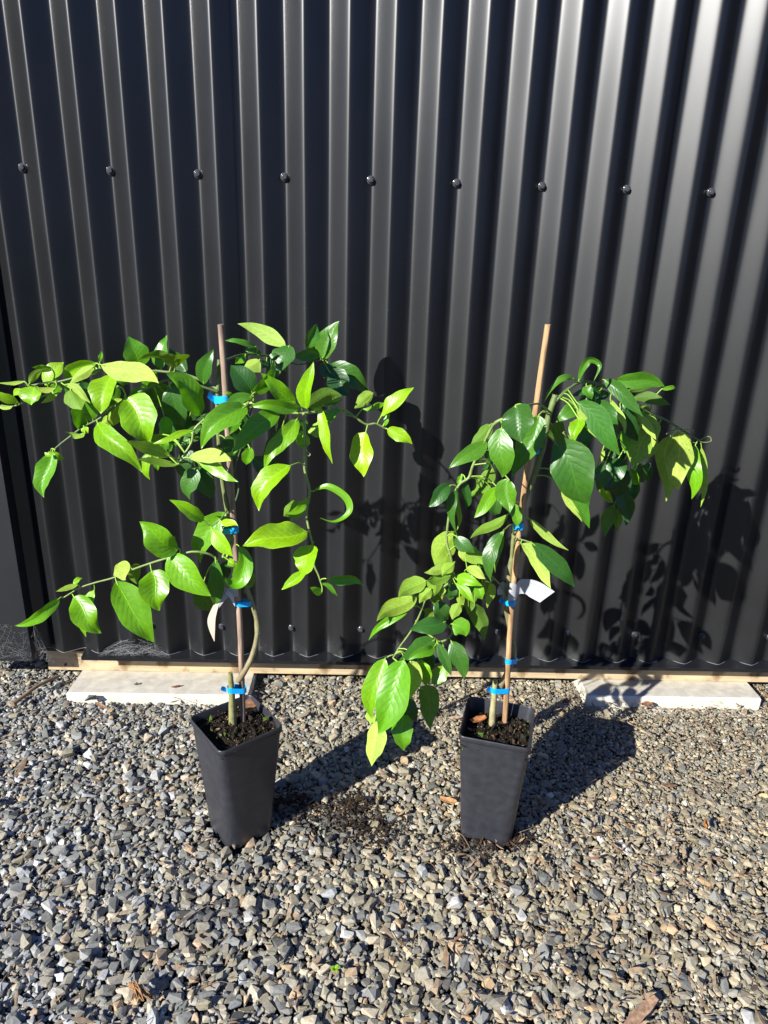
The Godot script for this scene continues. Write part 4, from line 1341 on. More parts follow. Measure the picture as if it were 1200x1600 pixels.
func build_right_tree() -> void:
	var p := thing("potted_citrus_tree", "citrus with drooping dark glossy leaves, fresh tan stake, pot facing square on", "citrus tree")
	var c := Vector3(0.23, 0, 0.399)
	pot(p, c, deg_to_rad(-15.5), 0.0575, 0.0435, 0.215)
	soil(p, c, deg_to_rad(-15.5), 0.0535, 0.193, 0.03)
	var dry := flake(p, "dry_leaf", v(2023,1960,3731), Vector2(0.030, 0.013), 0.45, 0.15, Color(0.50, 0.20, 0.08), 0.5)
	dry.set_meta("label", "curled orange dry leaf on the soil")
	flake(p, "bark_chip", v(2415,1930,3801), Vector2(0.014, 0.011), 0.8, 0.3, Color(0.10, 0.05, 0.035), 0.4)
	flake(p, "bark_chip", v(1882,1910,3925), Vector2(0.012, 0.004), -0.7, 0.1, Color(0.45, 0.25, 0.14), 0.4)
	flake(p, "bark_chip", v(2832,1930,4078), Vector2(0.007, 0.006), 0.1, 0.1, Color(0.5, 0.38, 0.22), 0.4)
	var st := begin()
	tube(st, curve([v(2267,1860,3746), v(2244,2186,3790), v(2240,2469,3800), v(2235,2655,3800), v(2233,2802,3800)], 4), 0.0060, 0.0042, 10, Color(0.46, 0.40, 0.22), Color(0.36, 0.35, 0.14), true, 0.04)
	part("stump", finish(st, mat.stem), p)
	st = begin()
	tube(st, [v(2478,1840,3731), v(2455,2557,3740), v(2412,3517,3730), v(2386,4325,3740), v(2381,5200,3750), v(2395,6129,3760), v(2424,7101,3780), v(2451,7922,3800), v(2467,8470,3820)], 0.0047, 0.0042, 10, Color.WHITE, Color.WHITE, true, 0.02)
	part("stake", finish(st, mat.cane_new), p)
	tie(p, v(2239,2623,3790), v(2439,2601,3750), 0.0068, 0.0060, 0.0095)
	tie(p, v(2434,3143,3740), v(2537,3096,3660), 0.0060, 0.0052, 0.0085, false)
	tie(p, v(2316,4179,3700), v(2385,4206,3750), 0.0056, 0.0062, 0.0085)
	tie(p, v(2336,5474,3700), v(2379,5508,3760), 0.0052, 0.0064, 0.0115, false)
	tie(p, v(2513,6685,3740), v(2441,6691,3770), 0.0054, 0.0058, 0.0100, false)
	strip(p, "label_tag", [v(2296,4433,3850), v(2342,4442,3865), v(2405,4436,3850), v(2471,4496,3790), v(2606,4509,3810), v(2711,4476,3850), v(2807,4432,3890), v(2884,4394,3920)], [v(3, 150, 0), v(5, 150, 0), v(0, 150, 0), v(0, 128, 0), v(35, 125, 0), v(85, 118, 0), v(100, 105, 0), v(106, 96, 0)], mat.printed)
	strip(p, "tag_tail", [v(2285,4372,3660), v(2217,4414,3680), v(2149,4344,3700)], [v(0, 110, 0), v(-6, 110, 0), v(-10, 40, 0)], mat.paper)
	stem(p,"branch",[v(2298,5356,3750),v(2252,5549,3900),v(2171,5596,4000),v(2081,5561,4100)],13,10,50)
	stem(p,"branch",[v(2319,4955,3730),v(2306,5272,3800),v(2309,5354,3900),v(2373,5376,4000),v(2489,5358,4050)],13,10,50)
	stem(p,"branch",[v(2320,4247,3700),v(2200,4484,3800),v(2080,4638,3900),v(1944,4779,4000),v(1731,4842,4100),v(1539,4838,4100),v(1385,4779,4050)],16,12,50)
	stem(p,"branch",[v(873,3925,3900),v(1076,3645,3800),v(1263,3626,4000),v(1369,3784,4150),v(1416,3925,4180),v(1278,4054,4200)],18,14,60)
	stem(p,"branch",[v(544,3308,3900),v(473,3283,3900),v(414,3235,3900)],12,10,60)
	stem(p,"branch",[v(2609,6711,3720),v(2370,7015,3900),v(2092,7236,4100),v(1891,7195,4100),v(1791,7099,4050),v(1725,6902,4000),v(1640,6680,3950),v(1564,6460,3950),v(1521,6295,3950),v(1389,6184,3950),v(1303,5916,3950),v(1267,5584,3950),v(1267,5287,3950),v(1331,5092,4000),v(1388,4809,4000),v(1340,4648,4000),v(1197,4501,3950),v(1032,4341,3900),v(970,4196,3900),v(910,3982,3900),v(793,3707,3880),v(641,3450,3880),v(536,3249,3900)],26,13,60)
	stem(p,"branch",[v(2625,7267,3750),v(2517,7350,3900),v(2392,7432,4100),v(2229,7469,4350),v(2100,7489,4550)],16,13,50)
	stem(p,"branch",[v(2707,7389,3700),v(2781,7465,3700),v(2907,7551,3600),v(3111,7624,3400),v(3351,7606,3200),v(3679,7494,3000),v(3937,7326,2800),v(4333,7135,2500),v(4727,6967,2300),v(5019,6845,2150),v(5278,6709,2050),v(5556,6559,1950),v(5789,6440,1900)],30,15,40)
	stem(p,"trunk",[v(2317,2681,3800),v(2400,2776,3700),v(2485,2991,3650),v(2531,3222,3630),v(2490,3455,3620),v(2393,3811,3630),v(2329,4067,3680),v(2319,4370,3700),v(2316,4724,3700),v(2334,4964,3700),v(2329,5231,3700),v(2343,5435,3680),v(2403,5771,3660),v(2486,6112,3700),v(2567,6442,3700),v(2620,6789,3720),v(2642,7136,3700),v(2677,7323,3700),v(2713,7490,3700)],48,44,30)
	leaf(p,v(2100,7489,4550),v(1973,7488,4550),v(2050,7050,4800),Vector3(-0.49,0.36,0.79),438,-20,15)
	leaf(p,v(1868,7183,4095),v(1872,7136,4295),v(1909,6443,4395),Vector3(-0.41,0.11,0.91),359,-15,34)
	leaf(p,v(1791,7099,4050),v(1777,7091,3950),v(1506,6745,3850),Vector3(-0.52,0.17,0.84),204,-9,-36)
	leaf(p,v(1711,6866,3991),v(1682,6918,4191),v(1164,6575,4441),Vector3(0.01,0.58,0.81),232,-24,34)
	leaf(p,v(1697,6830,3981),v(1751,6794,3881),v(1923,6496,3831),Vector3(0.19,-0.06,0.98),239,0,3)
	leaf(p,v(1654,6718,3955),v(1951,6542,3755),v(1743,6341,3655),Vector3(-0.53,0.13,0.84),130,0,6)
	leaf(p,v(1599,6566,3947),v(1902,6392,3747),v(1585,5896,3647),Vector3(-0.46,0.12,0.88),235,-31,-43)
	leaf(p,v(1521,6295,3950),v(1747,6094,3650),v(1794,5940,3650),Vector3(-0.06,-0.02,1.00),131,0,60)
	leaf(p,v(1533,6318,3950),v(1921,6206,4050),v(1597,5791,4250),Vector3(-0.03,0.46,0.89),200,-13,58)
	leaf(p,v(1575,6493,3949),v(2042,6381,4199),v(2093,5919,4349),Vector3(-0.43,0.24,0.87),315,31,39)
	leaf(p,v(2403,5771,3660),v(2251,5875,3810),v(2306,5527,3910),Vector3(-0.18,0.25,0.95),172,-13,46)
	leaf(p,v(1521,6295,3950),v(2004,5932,3750),v(2009,5617,3650),Vector3(-0.33,-0.29,0.90),196,0,11)
	leaf(p,v(1371,6149,3950),v(1271,6197,4000),v(950,5909,4150),Vector3(0.07,0.40,0.91),218,22,11)
	leaf(p,v(1481,6260,3950),v(1432,6317,3850),v(1373,6171,3850),Vector3(-0.21,0.09,0.97),71,0,51)
	leaf(p,v(1340,6064,3950),v(1394,6034,3900),v(1408,5454,3900),Vector3(-0.38,-0.01,0.92),85,-16,-70)
	leaf(p,v(1481,6260,3950),v(1485,6236,3900),v(1521,5763,3850),Vector3(-0.05,-0.11,0.99),140,-22,11)
	leaf(p,v(2368,5594,3666),v(2193,5691,3766),v(1608,5361,3966),Vector3(0.10,0.38,0.92),156,-23,-62)
	leaf(p,v(2081,5561,4100),v(2042,5577,4200),v(1896,4866,4400),Vector3(-0.52,0.33,0.79),223,60,23)
	leaf(p,v(2081,5561,4100),v(2066,5515,4120),v(1985,4912,4200),Vector3(-0.21,0.16,0.97),101,16,-43)
	leaf(p,v(1261,5427,3947),v(1419,5391,3847),v(1142,4791,3747),Vector3(-0.41,0.04,0.91),378,70,-55)
	leaf(p,v(1261,5377,3946),v(1390,5439,4096),v(1645,5250,4246),Vector3(-0.21,0.43,0.88),211,16,15)
	leaf(p,v(1308,5160,3985),v(1484,5221,3935),v(1733,4970,4035),Vector3(-0.20,0.18,0.96),280,-19,-95)
	leaf(p,v(1385,4779,4050),v(1350,4915,4200),v(932,4974,4350),Vector3(0.34,0.60,0.72),152,42,-90)
	leaf(p,v(1385,4779,4050),v(1344,4842,4150),v(962,4817,4300),Vector3(0.30,0.44,0.85),200,-23,-51)
	leaf(p,v(1568,4842,4104),v(1546,4959,4204),v(1814,4884,4354),Vector3(-0.34,0.43,0.83),160,-38,-95)
	leaf(p,v(1697,4846,4106),v(1738,4895,3906),v(1930,4965,3806),Vector3(0.18,0.61,0.77),149,0,29)
	leaf(p,v(1410,4789,4059),v(1407,4822,4259),v(1750,4826,4459),Vector3(-0.45,0.47,0.76),181,-29,68)
	leaf(p,v(1385,4779,4050),v(1407,4728,4200),v(1669,4528,4400),Vector3(-0.26,0.49,0.83),149,-19,64)
	leaf(p,v(1250,4550,3969),v(1247,4562,3969),v(1240,4410,3969),Vector3(-0.58,0.03,0.81),99,0,-90)
	leaf(p,v(1355,4672,4003),v(1403,4584,3903),v(1368,4302,3903),Vector3(-0.36,0.04,0.93),185,0,11)
	leaf(p,v(1109,4421,3922),v(993,4677,4022),v(563,4474,4222),Vector3(0.17,0.49,0.85),271,43,-62)
	leaf(p,v(1004,4294,3896),v(865,4400,3996),v(245,4095,4246),Vector3(0.14,0.45,0.88),275,26,-70)
	leaf(p,v(952,4132,3901),v(783,4194,3951),v(131,3643,4051),Vector3(-0.20,0.40,0.90),132,44,55)
	leaf(p,v(1278,4054,4200),v(1283,4141,4300),v(734,4098,4500),Vector3(0.18,0.73,0.66),288,-18,15)
	leaf(p,v(1175,3608,3884),v(1178,3644,3984),v(609,3453,4284),Vector3(0.10,0.74,0.67),303,-26,23)
	leaf(p,v(1237,3616,3966),v(1166,3578,4086),v(738,3506,4366),Vector3(0.26,0.76,0.60),173,-15,43)
	leaf(p,v(1359,3990,4191),v(1388,4071,4241),v(1604,3917,4341),Vector3(-0.04,0.50,0.87),297,-54,52)
	leaf(p,v(1237,3616,3966),v(1198,3680,4116),v(1430,3197,4316),Vector3(-0.20,0.29,0.94),171,-22,19)
	leaf(p,v(1369,3784,4150),v(1403,3754,4200),v(1627,3181,4350),Vector3(-0.25,0.15,0.96),284,-44,19)
	leaf(p,v(1731,4842,4100),v(1769,4251,3900),v(1989,3550,3800),Vector3(0.03,-0.13,0.99),270,-18,-29)
	leaf(p,v(1459,4812,4078),v(1541,4507,3978),v(1565,4161,3978),Vector3(-0.13,-0.01,0.99),132,18,-60)
	leaf(p,v(2039,4689,3933),v(1970,4648,3983),v(1958,4193,3983),Vector3(-0.13,0.00,0.99),142,-25,-80)
	leaf(p,v(1197,4501,3950),v(1216,4416,3850),v(1191,4028,3750),Vector3(-0.23,-0.23,0.94),177,0,-51)
	leaf(p,v(1250,4550,3969),v(1241,4574,3969),v(1255,4331,3969),Vector3(-0.04,-0.00,1.00),97,0,-80)
	leaf(p,v(1385,4779,4050),v(1429,4609,3950),v(1392,4341,3950),Vector3(-0.18,0.03,0.98),150,0,9)
	leaf(p,v(952,4132,3901),v(1000,4059,3801),v(1165,3917,3801),Vector3(0.28,0.32,0.90),173,-18,-46)
	leaf(p,v(569,3314,3893),v(691,3460,4293),v(301,2370,4693),Vector3(-0.36,0.43,0.83),542,-31,51)
	leaf(p,v(414,3235,3900),v(412,3274,3950),v(226,2296,4200),Vector3(-0.31,0.29,0.91),347,52,55)
	leaf(p,v(586,3346,3889),v(786,3421,4239),v(751,2753,4389),Vector3(-0.55,0.21,0.81),329,-41,-97)
	leaf(p,v(621,3413,3882),v(923,3335,4082),v(1037,2939,4182),Vector3(-0.02,0.24,0.97),284,-28,62)
	leaf(p,v(1286,3643,4029),v(1322,3206,4029),v(1143,2925,4129),Vector3(-0.17,0.43,0.89),258,-24,60)
	leaf(p,v(1237,3616,3966),v(1174,3347,3916),v(1054,3030,3866),Vector3(-0.32,-0.03,0.95),245,0,5)
	leaf(p,v(536,3249,3900),v(979,2851,4100),v(1192,2042,4150),Vector3(0.11,0.09,0.99),343,-77,-33)
	leaf(p,v(536,3249,3900),v(844,2718,4200),v(866,2226,4200),Vector3(-0.12,-0.01,0.99),225,0,1)
	leaf(p,v(643,2749,4094),v(701,2475,4200),v(742,1923,4500),Vector3(-0.02,0.48,0.88),337,18,43)
	leaf(p,v(348,2603,4184),v(271,2338,4300),v(210,1745,4650),Vector3(-0.52,0.47,0.71),370,-21,-97)
	leaf(p,v(268,2558,3971),v(160,2280,4000),v(201,2027,4000),Vector3(-0.53,-0.09,0.85),188,0,-90)
	leaf(p,v(2379,5654,3662),v(2526,5603,3712),v(3164,5127,3812),Vector3(-0.13,0.04,0.99),135,35,-98)
	leaf(p,v(2390,5375,4011),v(2358,5332,4061),v(2812,4735,4311),Vector3(-0.37,0.10,0.92),256,-29,-98)
	leaf(p,v(2489,5358,4050),v(2512,5354,4050),v(3221,4681,4200),Vector3(-0.06,0.16,0.99),289,-35,13)
	leaf(p,v(3572,7539,3067),v(3527,7483,3167),v(2990,7428,3467),Vector3(0.32,0.64,0.70),144,-12,15)
	leaf(p,v(3456,7578,3133),v(3458,7526,3133),v(3177,7461,3233),Vector3(0.29,0.19,0.94),123,-20,-60)
	leaf(p,v(3765,7443,2937),v(3742,7396,2937),v(3252,7292,3037),Vector3(0.11,0.38,0.92),154,0,3)
	leaf(p,v(2701,7435,3700),v(3027,7324,3700),v(2744,7125,3800),Vector3(-0.04,0.50,0.87),211,0,31)
	leaf(p,v(2638,7087,3703),v(2759,7018,3503),v(3018,6706,3303),Vector3(0.23,-0.38,0.89),286,0,-23)
	leaf(p,v(2907,7551,3600),v(2970,7431,3900),v(3591,6743,4200),Vector3(-0.33,0.11,0.94),332,-51,23)
	leaf(p,v(2836,7508,3662),v(2960,7376,3962),v(3452,6816,4162),Vector3(-0.34,0.03,0.94),116,20,-95)
	leaf(p,v(3572,7539,3067),v(3436,7324,3267),v(3775,6885,3467),Vector3(-0.37,0.13,0.92),283,-33,15)
	leaf(p,v(3843,7385,2874),v(3705,7345,3124),v(3952,6844,3274),Vector3(-0.50,0.01,0.87),117,-21,-98)
	leaf(p,v(3572,7539,3067),v(3519,7657,3267),v(4077,7180,3567),Vector3(-0.37,0.15,0.92),214,-26,19)
	leaf(p,v(3725,7469,2968),v(3713,7633,3168),v(4443,7580,3268),Vector3(-0.13,0.06,0.99),245,-49,34)
	leaf(p,v(4667,6992,2329),v(4789,7382,2329),v(5094,7390,2229),Vector3(0.28,0.35,0.89),73,-10,51)
	leaf(p,v(4196,7198,2596),v(4242,7261,2596),v(4782,7219,2796),Vector3(-0.34,0.08,0.94),191,-61,-19)
	leaf(p,v(4059,7263,2704),v(4098,7409,2704),v(4647,7465,2704),Vector3(0.02,-0.19,0.98),116,-20,-31)
	leaf(p,v(4537,7047,2391),v(4458,7012,2591),v(4655,6653,2791),Vector3(-0.48,0.21,0.85),232,-28,-85)
	leaf(p,v(4059,7263,2704),v(3982,7193,2804),v(4308,6641,2904),Vector3(-0.41,-0.07,0.91),263,-24,1)
	leaf(p,v(4468,7075,2424),v(4246,7047,2874),v(4529,6725,3074),Vector3(-0.48,0.12,0.87),148,-21,-98)
	leaf(p,v(4782,6944,2272),v(4553,6771,2672),v(4278,6225,2872),Vector3(-0.16,0.41,0.90),450,11,-80)
	leaf(p,v(5419,6633,1997),v(5363,6610,2047),v(5551,6118,2097),Vector3(-0.39,-0.06,0.92),255,24,-95)
	leaf(p,v(4603,7019,2359),v(4442,6953,2609),v(4627,6517,2759),Vector3(-0.53,0.06,0.84),274,-23,-92)
	leaf(p,v(4537,7047,2391),v(4315,6853,2691),v(4138,6438,2891),Vector3(-0.41,0.53,0.74),266,17,60)
	leaf(p,v(5324,6684,2033),v(5265,6659,2133),v(5379,5673,2333),Vector3(-0.60,0.09,0.79),462,18,-98)
	leaf(p,v(5278,6709,2050),v(5178,6552,2080),v(5270,5417,2150),Vector3(-0.46,0.02,0.89),366,43,-85)
	leaf(p,v(5512,6582,1964),v(5474,6439,1964),v(5589,6084,1964),Vector3(-0.43,-0.14,0.89),196,0,-90)
	leaf(p,v(5751,6459,1908),v(5692,6381,1958),v(5729,5446,2108),Vector3(-0.47,0.12,0.88),266,-25,58)
	leaf(p,v(5789,6440,1900),v(5831,6332,1900),v(5972,5264,2000),Vector3(-0.63,-0.01,0.78),147,-31,-90)
	leaf(p,v(2765,7451,3706),v(3017,7207,3906),v(2940,6909,4106),Vector3(-0.45,0.58,0.68),211,-12,68)
	leaf(p,v(2781,7465,3700),v(3149,7125,3800),v(3182,6768,3900),Vector3(-0.27,0.24,0.93),208,0,9)
	leaf(p,v(2625,6848,3719),v(2644,6926,4169),v(3176,6086,4419),Vector3(-0.31,0.08,0.95),598,-25,23)
	leaf(p,v(2555,6386,3699),v(3005,6225,3699),v(3435,5498,3799),Vector3(-0.06,0.10,0.99),213,-32,33)
	leaf(p,v(2528,6277,3701),v(2949,6121,3731),v(3311,5593,3821),Vector3(-0.22,0.02,0.98),104,23,-98)
	leaf(p,v(4228,6388,2389),v(4158,6098,2360),v(4257,5560,2460),Vector3(-0.29,0.12,0.95),509,-18,1)
	leaf(p,v(4409,6044,2329),v(4330,5754,2329),v(4518,5048,2429),Vector3(-0.19,0.09,0.98),294,-33,5)
	leaf(p,v(4831,5710,1987),v(4721,5431,1966),v(4702,4944,1966),Vector3(-0.21,0.01,0.98),179,-23,-82)
	leaf(p,v(4102,5992,2301),v(4026,5705,2260),v(4315,5381,2260),Vector3(-0.18,-0.16,0.97),154,0,85)
	leaf(p,v(4411,5657,2272),v(4327,5369,2272),v(4214,4812,2372),Vector3(-0.34,0.23,0.91),245,37,-31)
	leaf(p,v(4495,5557,2203),v(4423,5266,2194),v(4475,4860,2244),Vector3(-0.36,0.07,0.93),156,0,-51)
	leaf(p,v(3934,6730,2714),v(3827,6452,2750),v(3836,6260,2750),Vector3(-0.58,-0.03,0.82),69,0,-92)
	leaf(p,v(4175,6709,2500),v(4070,6427,2500),v(3957,6199,2500),Vector3(-0.30,0.15,0.94),218,0,1)
	leaf(p,v(4263,6500,2491),v(4163,6219,2524),v(3744,6051,2624),Vector3(0.08,0.35,0.93),129,0,-60)
	leaf(p,v(4152,6371,2460),v(4056,6087,2460),v(3855,5852,2460),Vector3(-0.25,0.21,0.94),168,0,9)
	leaf(p,v(4580,6324,2306),v(4488,6039,2322),v(4679,5769,2372),Vector3(-0.28,-0.02,0.96),168,29,64)
	leaf(p,v(4703,6357,2178),v(4637,6067,2144),v(4835,5739,2144),Vector3(-0.09,-0.06,0.99),277,0,11)
	leaf(p,v(5016,6320,1972),v(4934,6042,1897),v(4994,5665,1897),Vector3(-0.37,-0.06,0.93),191,0,11)
	leaf(p,v(4071,6493,2570),v(3959,6217,2600),v(3850,5750,2700),Vector3(-0.27,0.26,0.93),267,-18,16)
	leaf(p,v(4397,6536,2488),v(4282,6268,2559),v(4081,5851,2709),Vector3(-0.33,0.46,0.83),306,25,11)
	leaf(p,v(4681,6168,2219),v(4602,5879,2219),v(4562,5431,2319),Vector3(-0.35,0.23,0.91),275,-18,13)
	leaf(p,v(3951,6379,2522),v(3866,6093,2496),v(4092,5908,2596),Vector3(-0.25,0.20,0.95),211,0,31)
	leaf(p,v(4400,7105,2460),v(4469,7117,2360),v(4627,6677,2360),Vector3(-0.24,-0.09,0.97),243,-17,-51)
	leaf(p,v(4928,6885,2194),v(4837,6637,2244),v(4759,6220,2344),Vector3(-0.47,0.29,0.83),236,18,-85)
	leaf(p,v(1320,5128,3994),v(1299,5081,3944),v(1176,4629,3894),Vector3(-0.26,-0.04,0.97),241,16,-60)
	leaf(p,v(1599,4846,4107),v(1558,5226,4107),v(1812,5036,4207),Vector3(0.05,0.51,0.86),244,-22,-72)
	leaf(p,v(1664,4848,4109),v(1652,4813,4109),v(1636,4500,4159),Vector3(-0.10,0.16,0.98),209,13,31)
	leaf(p,v(1841,4820,4056),v(1845,4674,3956),v(1985,4369,3956),Vector3(0.21,0.10,0.97),198,-16,-41)
	leaf(p,v(1300,4598,3987),v(1197,4763,4037),v(1104,4432,4087),Vector3(0.15,0.11,0.98),247,18,-55)
	leaf(p,v(1631,4848,4109),v(1683,4560,3959),v(1671,4070,3909),Vector3(-0.13,-0.10,0.99),267,14,-41)
	leaf(p,v(1032,4341,3900),v(1141,4185,3800),v(1389,3901,3800),Vector3(0.08,0.07,0.99),259,-18,11)
	leaf(p,v(1140,4448,3931),v(1291,4179,3781),v(1202,3859,3731),Vector3(-0.30,-0.06,0.95),200,0,-51)
	leaf(p,v(1367,4948,4003),v(1369,5058,4203),v(1190,4917,4353),Vector3(0.21,0.58,0.79),162,16,-75)
	leaf(p,v(1731,4842,4100),v(1693,4765,4300),v(1788,4573,4400),Vector3(-0.19,0.38,0.91),162,-13,55)
	leaf(p,v(1109,4421,3922),v(1063,4562,4072),v(888,4371,4172),Vector3(0.01,0.46,0.89),181,18,-70)
	leaf(p,v(1410,4789,4059),v(1508,4327,4059),v(1404,4097,4159),Vector3(-0.24,0.48,0.85),181,14,-51)
	leaf(p,v(3263,7622,3267),v(3240,7575,3367),v(3319,7398,3467),Vector3(-0.25,0.39,0.89),159,11,31)
	leaf(p,v(4059,7263,2704),v(4026,7329,2804),v(4179,7085,2904),Vector3(-0.33,0.18,0.93),185,-17,31)
	leaf(p,v(4333,7135,2500),v(4208,7131,2800),v(4312,6885,2900),Vector3(-0.36,0.21,0.91),173,17,-75)
	leaf(p,v(4400,7105,2460),v(4197,6608,2560),v(4239,6441,2560),Vector3(-0.39,-0.10,0.91),67,0,31)
	ribbon(p,v(2647,7176,3699),[v(2433,7254,3999),v(2384,6982,4066),v(2264,6688,4132),v(2093,6387,4199)],Vector3(-0.42,0.26,0.87),357,31)
	ribbon(p,v(1355,6109,3950),[v(1344,6147,4000),v(1292,5956,4017),v(1297,5730,4033),v(1388,5467,4050)],Vector3(-0.30,0.29,0.91),159,25)
	ribbon(p,v(3111,7624,3400),[v(3108,7647,3400),v(3136,7834,3440),v(3192,7965,3480),v(3291,7960,3520),v(3346,7879,3560),v(3263,7674,3600)],Vector3(-0.26,-0.28,0.92),112,31)
	ribbon(p,v(3074,7617,3434),[v(2997,7701,3534),v(2880,7733,3584),v(2750,7676,3634),v(2612,7503,3684),v(2548,7356,3734)],Vector3(-0.48,0.38,0.79),104,31)
	stem(p,"petiole",[v(5766,6454,1930),v(5848,6513,1930),v(5929,6525,1930),v(5962,6450,1930),v(5855,6423,1930),v(5778,6436,1930)],10,8,60)
	stem(p,"petiole",[v(5366,6658,2045),v(5490,6663,2010),v(5604,6637,1969),v(5603,6591,1969)],9,7,60)
	stem(p,"petiole",[v(4765,6945,2302),v(4848,6891,2249),v(4798,6860,2274),v(4737,6900,2302)],9,7,60)
	stem(p,"petiole",[v(5086,6593,2111),v(5183,6647,2096),v(5282,6679,2063)],9,7,60)
	stem(p,"petiole",[v(5455,6412,1980),v(5590,6429,1960),v(5724,6408,1938)],9,7,60)
	stem(p,"petiole",[v(2623,7249,3729),v(2554,7247,3729),v(2502,7211,3729)],16,13,60)
	stem(p,"petiole",[v(2883,6963,3741),v(2979,6872,3746),v(3085,6761,3749)],24,19,85)

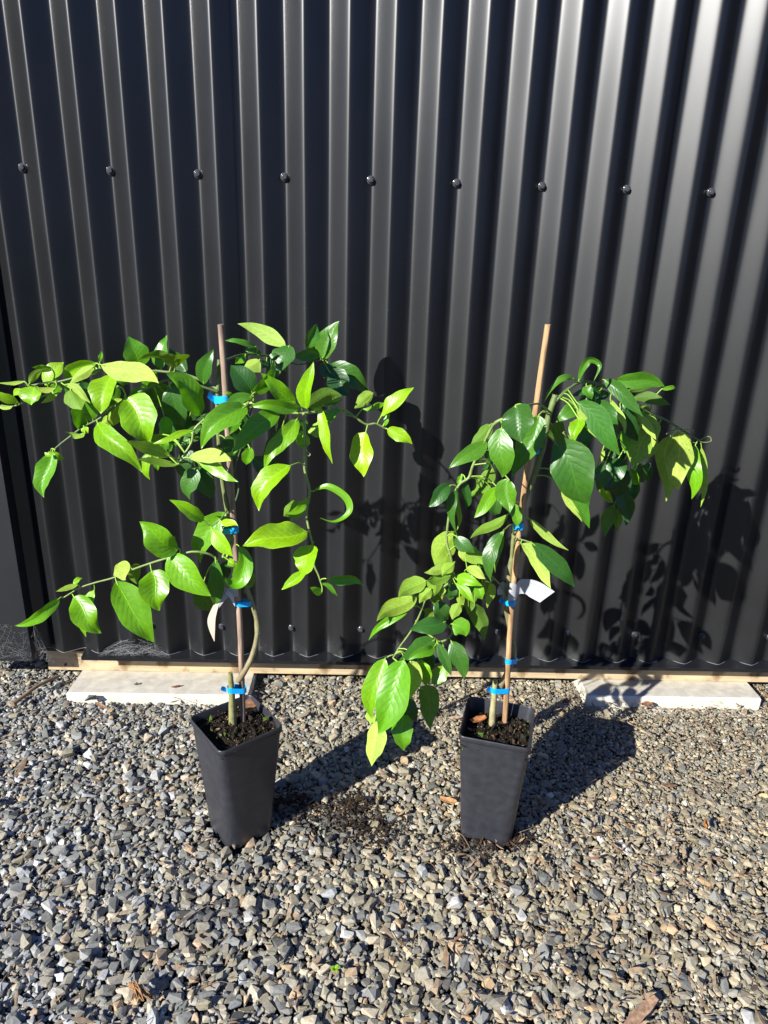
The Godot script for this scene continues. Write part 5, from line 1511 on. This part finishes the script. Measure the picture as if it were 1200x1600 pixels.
func _ready() -> void:
	rng.seed = 2024
	var cam := Camera3D.new()
	cam.name = "camera"
	cam.fov = 71.608
	cam.near = 0.02
	cam.far = 200.0
	cam.transform = cam_at
	add_child(cam)
	cam.current = true
	var env := Environment.new()
	env.background_mode = Environment.BG_SKY
	var sky := Sky.new()
	var sm := ProceduralSkyMaterial.new()
	sm.sky_top_color = Color(0.20, 0.35, 0.66)
	sm.sky_horizon_color = Color(0.62, 0.70, 0.82)
	sm.sky_curve = 0.16
	sm.ground_horizon_color = Color(0.35, 0.34, 0.32)
	sm.ground_bottom_color = Color(0.25, 0.24, 0.22)
	sm.sky_energy_multiplier = 0.84
	sky.sky_material = sm
	env.sky = sky
	env.tonemap_mode = Environment.TONE_MAPPER_LINEAR
	env.tonemap_exposure = 2.15
	env.sdfgi_enabled = true
	env.ssao_enabled = true
	env.ssil_enabled = true
	var we := WorldEnvironment.new()
	we.name = "world"
	we.environment = env
	add_child(we)
	var sun := DirectionalLight3D.new()
	sun.name = "sun"
	sun.light_energy = 1.6
	sun.light_color = Color(1.0, 0.993, 0.975)
	sun.light_angular_distance = 0.53
	sun.shadow_enabled = true
	sun.rotation_degrees = Vector3(-29.3, -48.4, 0)
	add_child(sun)

	make_materials()
	build_ground()
	build_shed()
	concrete_block("long concrete block under the timber plate behind the cornerwise pot", -0.634, -0.240, 0.058, 0.0185)
	concrete_block("shorter concrete block under the timber plate, crossed by the drooping tree's shadow", 0.507, 0.905, 0.036, 0.0185)
	build_left_tree()
	build_right_tree()

	# litter that can be told apart
	var st := begin()
	tube(st, curve([v(-7317,120,907), v(-7183,160,660), v(-7059,200,405), v(-6921,200,179), v(-6752,180,-85)], 4), 0.0050, 0.0036, 8, Color(0.30, 0.20, 0.12), Color(0.24, 0.17, 0.11), true, 0.14)
	var twig := MeshInstance3D.new()
	twig.name = "twig"
	twig.mesh = finish(st, mat.debris)
	add_child(twig, true)
	tag(twig, "crooked brown twig lying by the sawn end of the timber plate", "twig")
	var peb := MeshInstance3D.new()
	peb.name = "pebble"
	peb.mesh = crumb_mesh(12)
	add_child(peb, true)
	peb.transform = Transform3D(Basis.from_scale(Vector3(0.0055, 0.0075, 0.005)), v(-4949,235,246))
	peb.material_override = mat.stones[5]
	tag(peb, "small grey pebble lying on top of the long concrete block", "pebble")
	var wedge := MeshInstance3D.new()
	wedge.name = "stone"
	wedge.mesh = crumb_mesh(15)
	add_child(wedge, true)
	wedge.transform = Transform3D(Basis.from_euler(Vector3(0.5, 0.4, 0.3)) * Basis.from_scale(Vector3(0.011, 0.020, 0.009)), v(-5746,200,747))
	wedge.material_override = mat.stones[2]
	tag(wedge, "dark wedge of stone leaning on the long block's front", "stone")
	single_flake("dry_leaf", "narrow red brown dry leaf lying on top of the long concrete block", "dry leaf", v(-4036,215,311), Vector2(0.019, 0.005), 0.4, 0.0, Color(0.30, 0.12, 0.06))
	single_flake("bark_strip", "brown bark strip at the foot of the long block beside the dark stone", "bark", v(-5450,140,951), Vector2(0.036, 0.009), -0.55, 0.2, Color(0.34, 0.20, 0.13))
	single_flake("dry_leaf", "upright orange dry leaf standing alone on the open gravel", "dry leaf", v(6028,180,4120), Vector2(0.020, 0.012), 1.3, 1.0, Color(0.55, 0.20, 0.05), 0.7)
	single_flake("dry_leaf", "pale orange curled leaf lying beside the square set pot", "dry leaf", v(1640,140,3604), Vector2(0.030, 0.012), -0.3, 0.15, Color(0.62, 0.32, 0.14), 0.5)
	single_flake("dry_leaf", "red brown leaf scrap at the foot of the shorter block", "dry leaf", v(6338,140,575), Vector2(0.026, 0.010), 0.2, 0.3, Color(0.32, 0.13, 0.08), 0.5)
	single_flake("dry_leaf", "cream leaf scrap stuck to the timber plate above the shorter block", "dry leaf", v(6422,434,-270), Vector2(0.014, 0.005), 0.5, 0.9, Color(0.7, 0.55, 0.35), 0.2)
	single_flake("bark_strip", "rough pink brown bark strip at the bottom edge of the scene", "bark", v(3759,140,7371), Vector2(0.070, 0.016), 0.62, 0.1, Color(0.50, 0.31, 0.19), 0.2)
	# fibrous bark piece
	st = begin()
	for i in 26:
		var a := v(-2850,220,7080) + Vector3(rng.randf_range(-0.006, 0.006), rng.randf_range(-0.004, 0.004), rng.randf_range(-0.004, 0.004))
		var b := v(-2676,100,7197) + Vector3(rng.randf_range(-0.014, 0.012), rng.randf_range(-0.002, 0.006), rng.randf_range(-0.006, 0.006))
		var cc := Color(0.52, 0.29, 0.13).lerp(Color(0.36, 0.19, 0.09), rng.randf())
		tube(st, curve([a, a.lerp(b, 0.5) + Vector3(0, 0.003, 0), b], 3), 0.0012, 0.0006, 5, cc, cc)
	var fib := MeshInstance3D.new()
	fib.name = "bark_tuft"
	fib.mesh = finish(st, mat.debris)
	add_child(fib, true)
	tag(fib, "tuft of frayed orange brown bark fibre among the coarse stones", "bark")
	# seedling
	var sd := thing("seedling", "tiny bright green seedling with two round leaves sprouting between stones", "seedling")
	st = begin()
	var root := v(-236,40,6785)
	tube(st, [root, root + Vector3(0.001, 0.010, 0)], 0.0007, 0.0006, 5, stem_color(0.7), stem_color(0.7))
	part("stem", finish(st, mat.stem), sd)
	for s in [[-0.004, 0.001], [0.004, -0.002], [0.001, 0.004]]:
		var b := root + Vector3(0.001, 0.010, 0)
		leaf(sd, b, b, b + Vector3(s[0] * 1.6, 0.002, s[1] * 1.6), Vector3(0, 1, 0.2), 60, 0, 82)
	for q in 30:
		var at := Vector3(rng.randf_range(-0.6, 0.95), 0.014, rng.randf_range(0.12, 0.76))
		if q % 3 > 0:
			at.x = rng.randf_range(0.0, 0.95)
		var col := Color(0.36, 0.17, 0.09).lerp(Color(0.50, 0.38, 0.26), rng.randf())
		single_flake("wood_chip", "splinter of tan brown wood lying loose on the gravel", "wood chip", at, Vector2(rng.randf_range(0.010, 0.026), rng.randf_range(0.0025, 0.005)), rng.randf() * TAU, rng.randf_range(-0.2, 0.2), col, 0.25, "wood splinters on the gravel")
	needles()
	spilled_soil()
	# cobwebs at the foot of the wall
	cobweb("dense dusty cobweb mounded over the ledge near the timber plate's end", [v(-5847,756,120), v(-4046,794,120), v(-5814,1265,60), v(-4029,1272,60), Vector3.ONE], 260, 4, 0.00012)
	cobweb("torn cobweb hanging beside the corner flashing's edge", [v(-7113,779,200), v(-6639,711,100), v(-6928,2008,300), v(-6990,1199,100)], 90, 5, 0.00011)
	cobweb("thin cobweb veil across the flat corner flashing's foot", [v(-7847,902,400), v(-7032,920,400), v(-7717,1871,360), v(-7067,1580,360)], 80, 6, 0.00008)
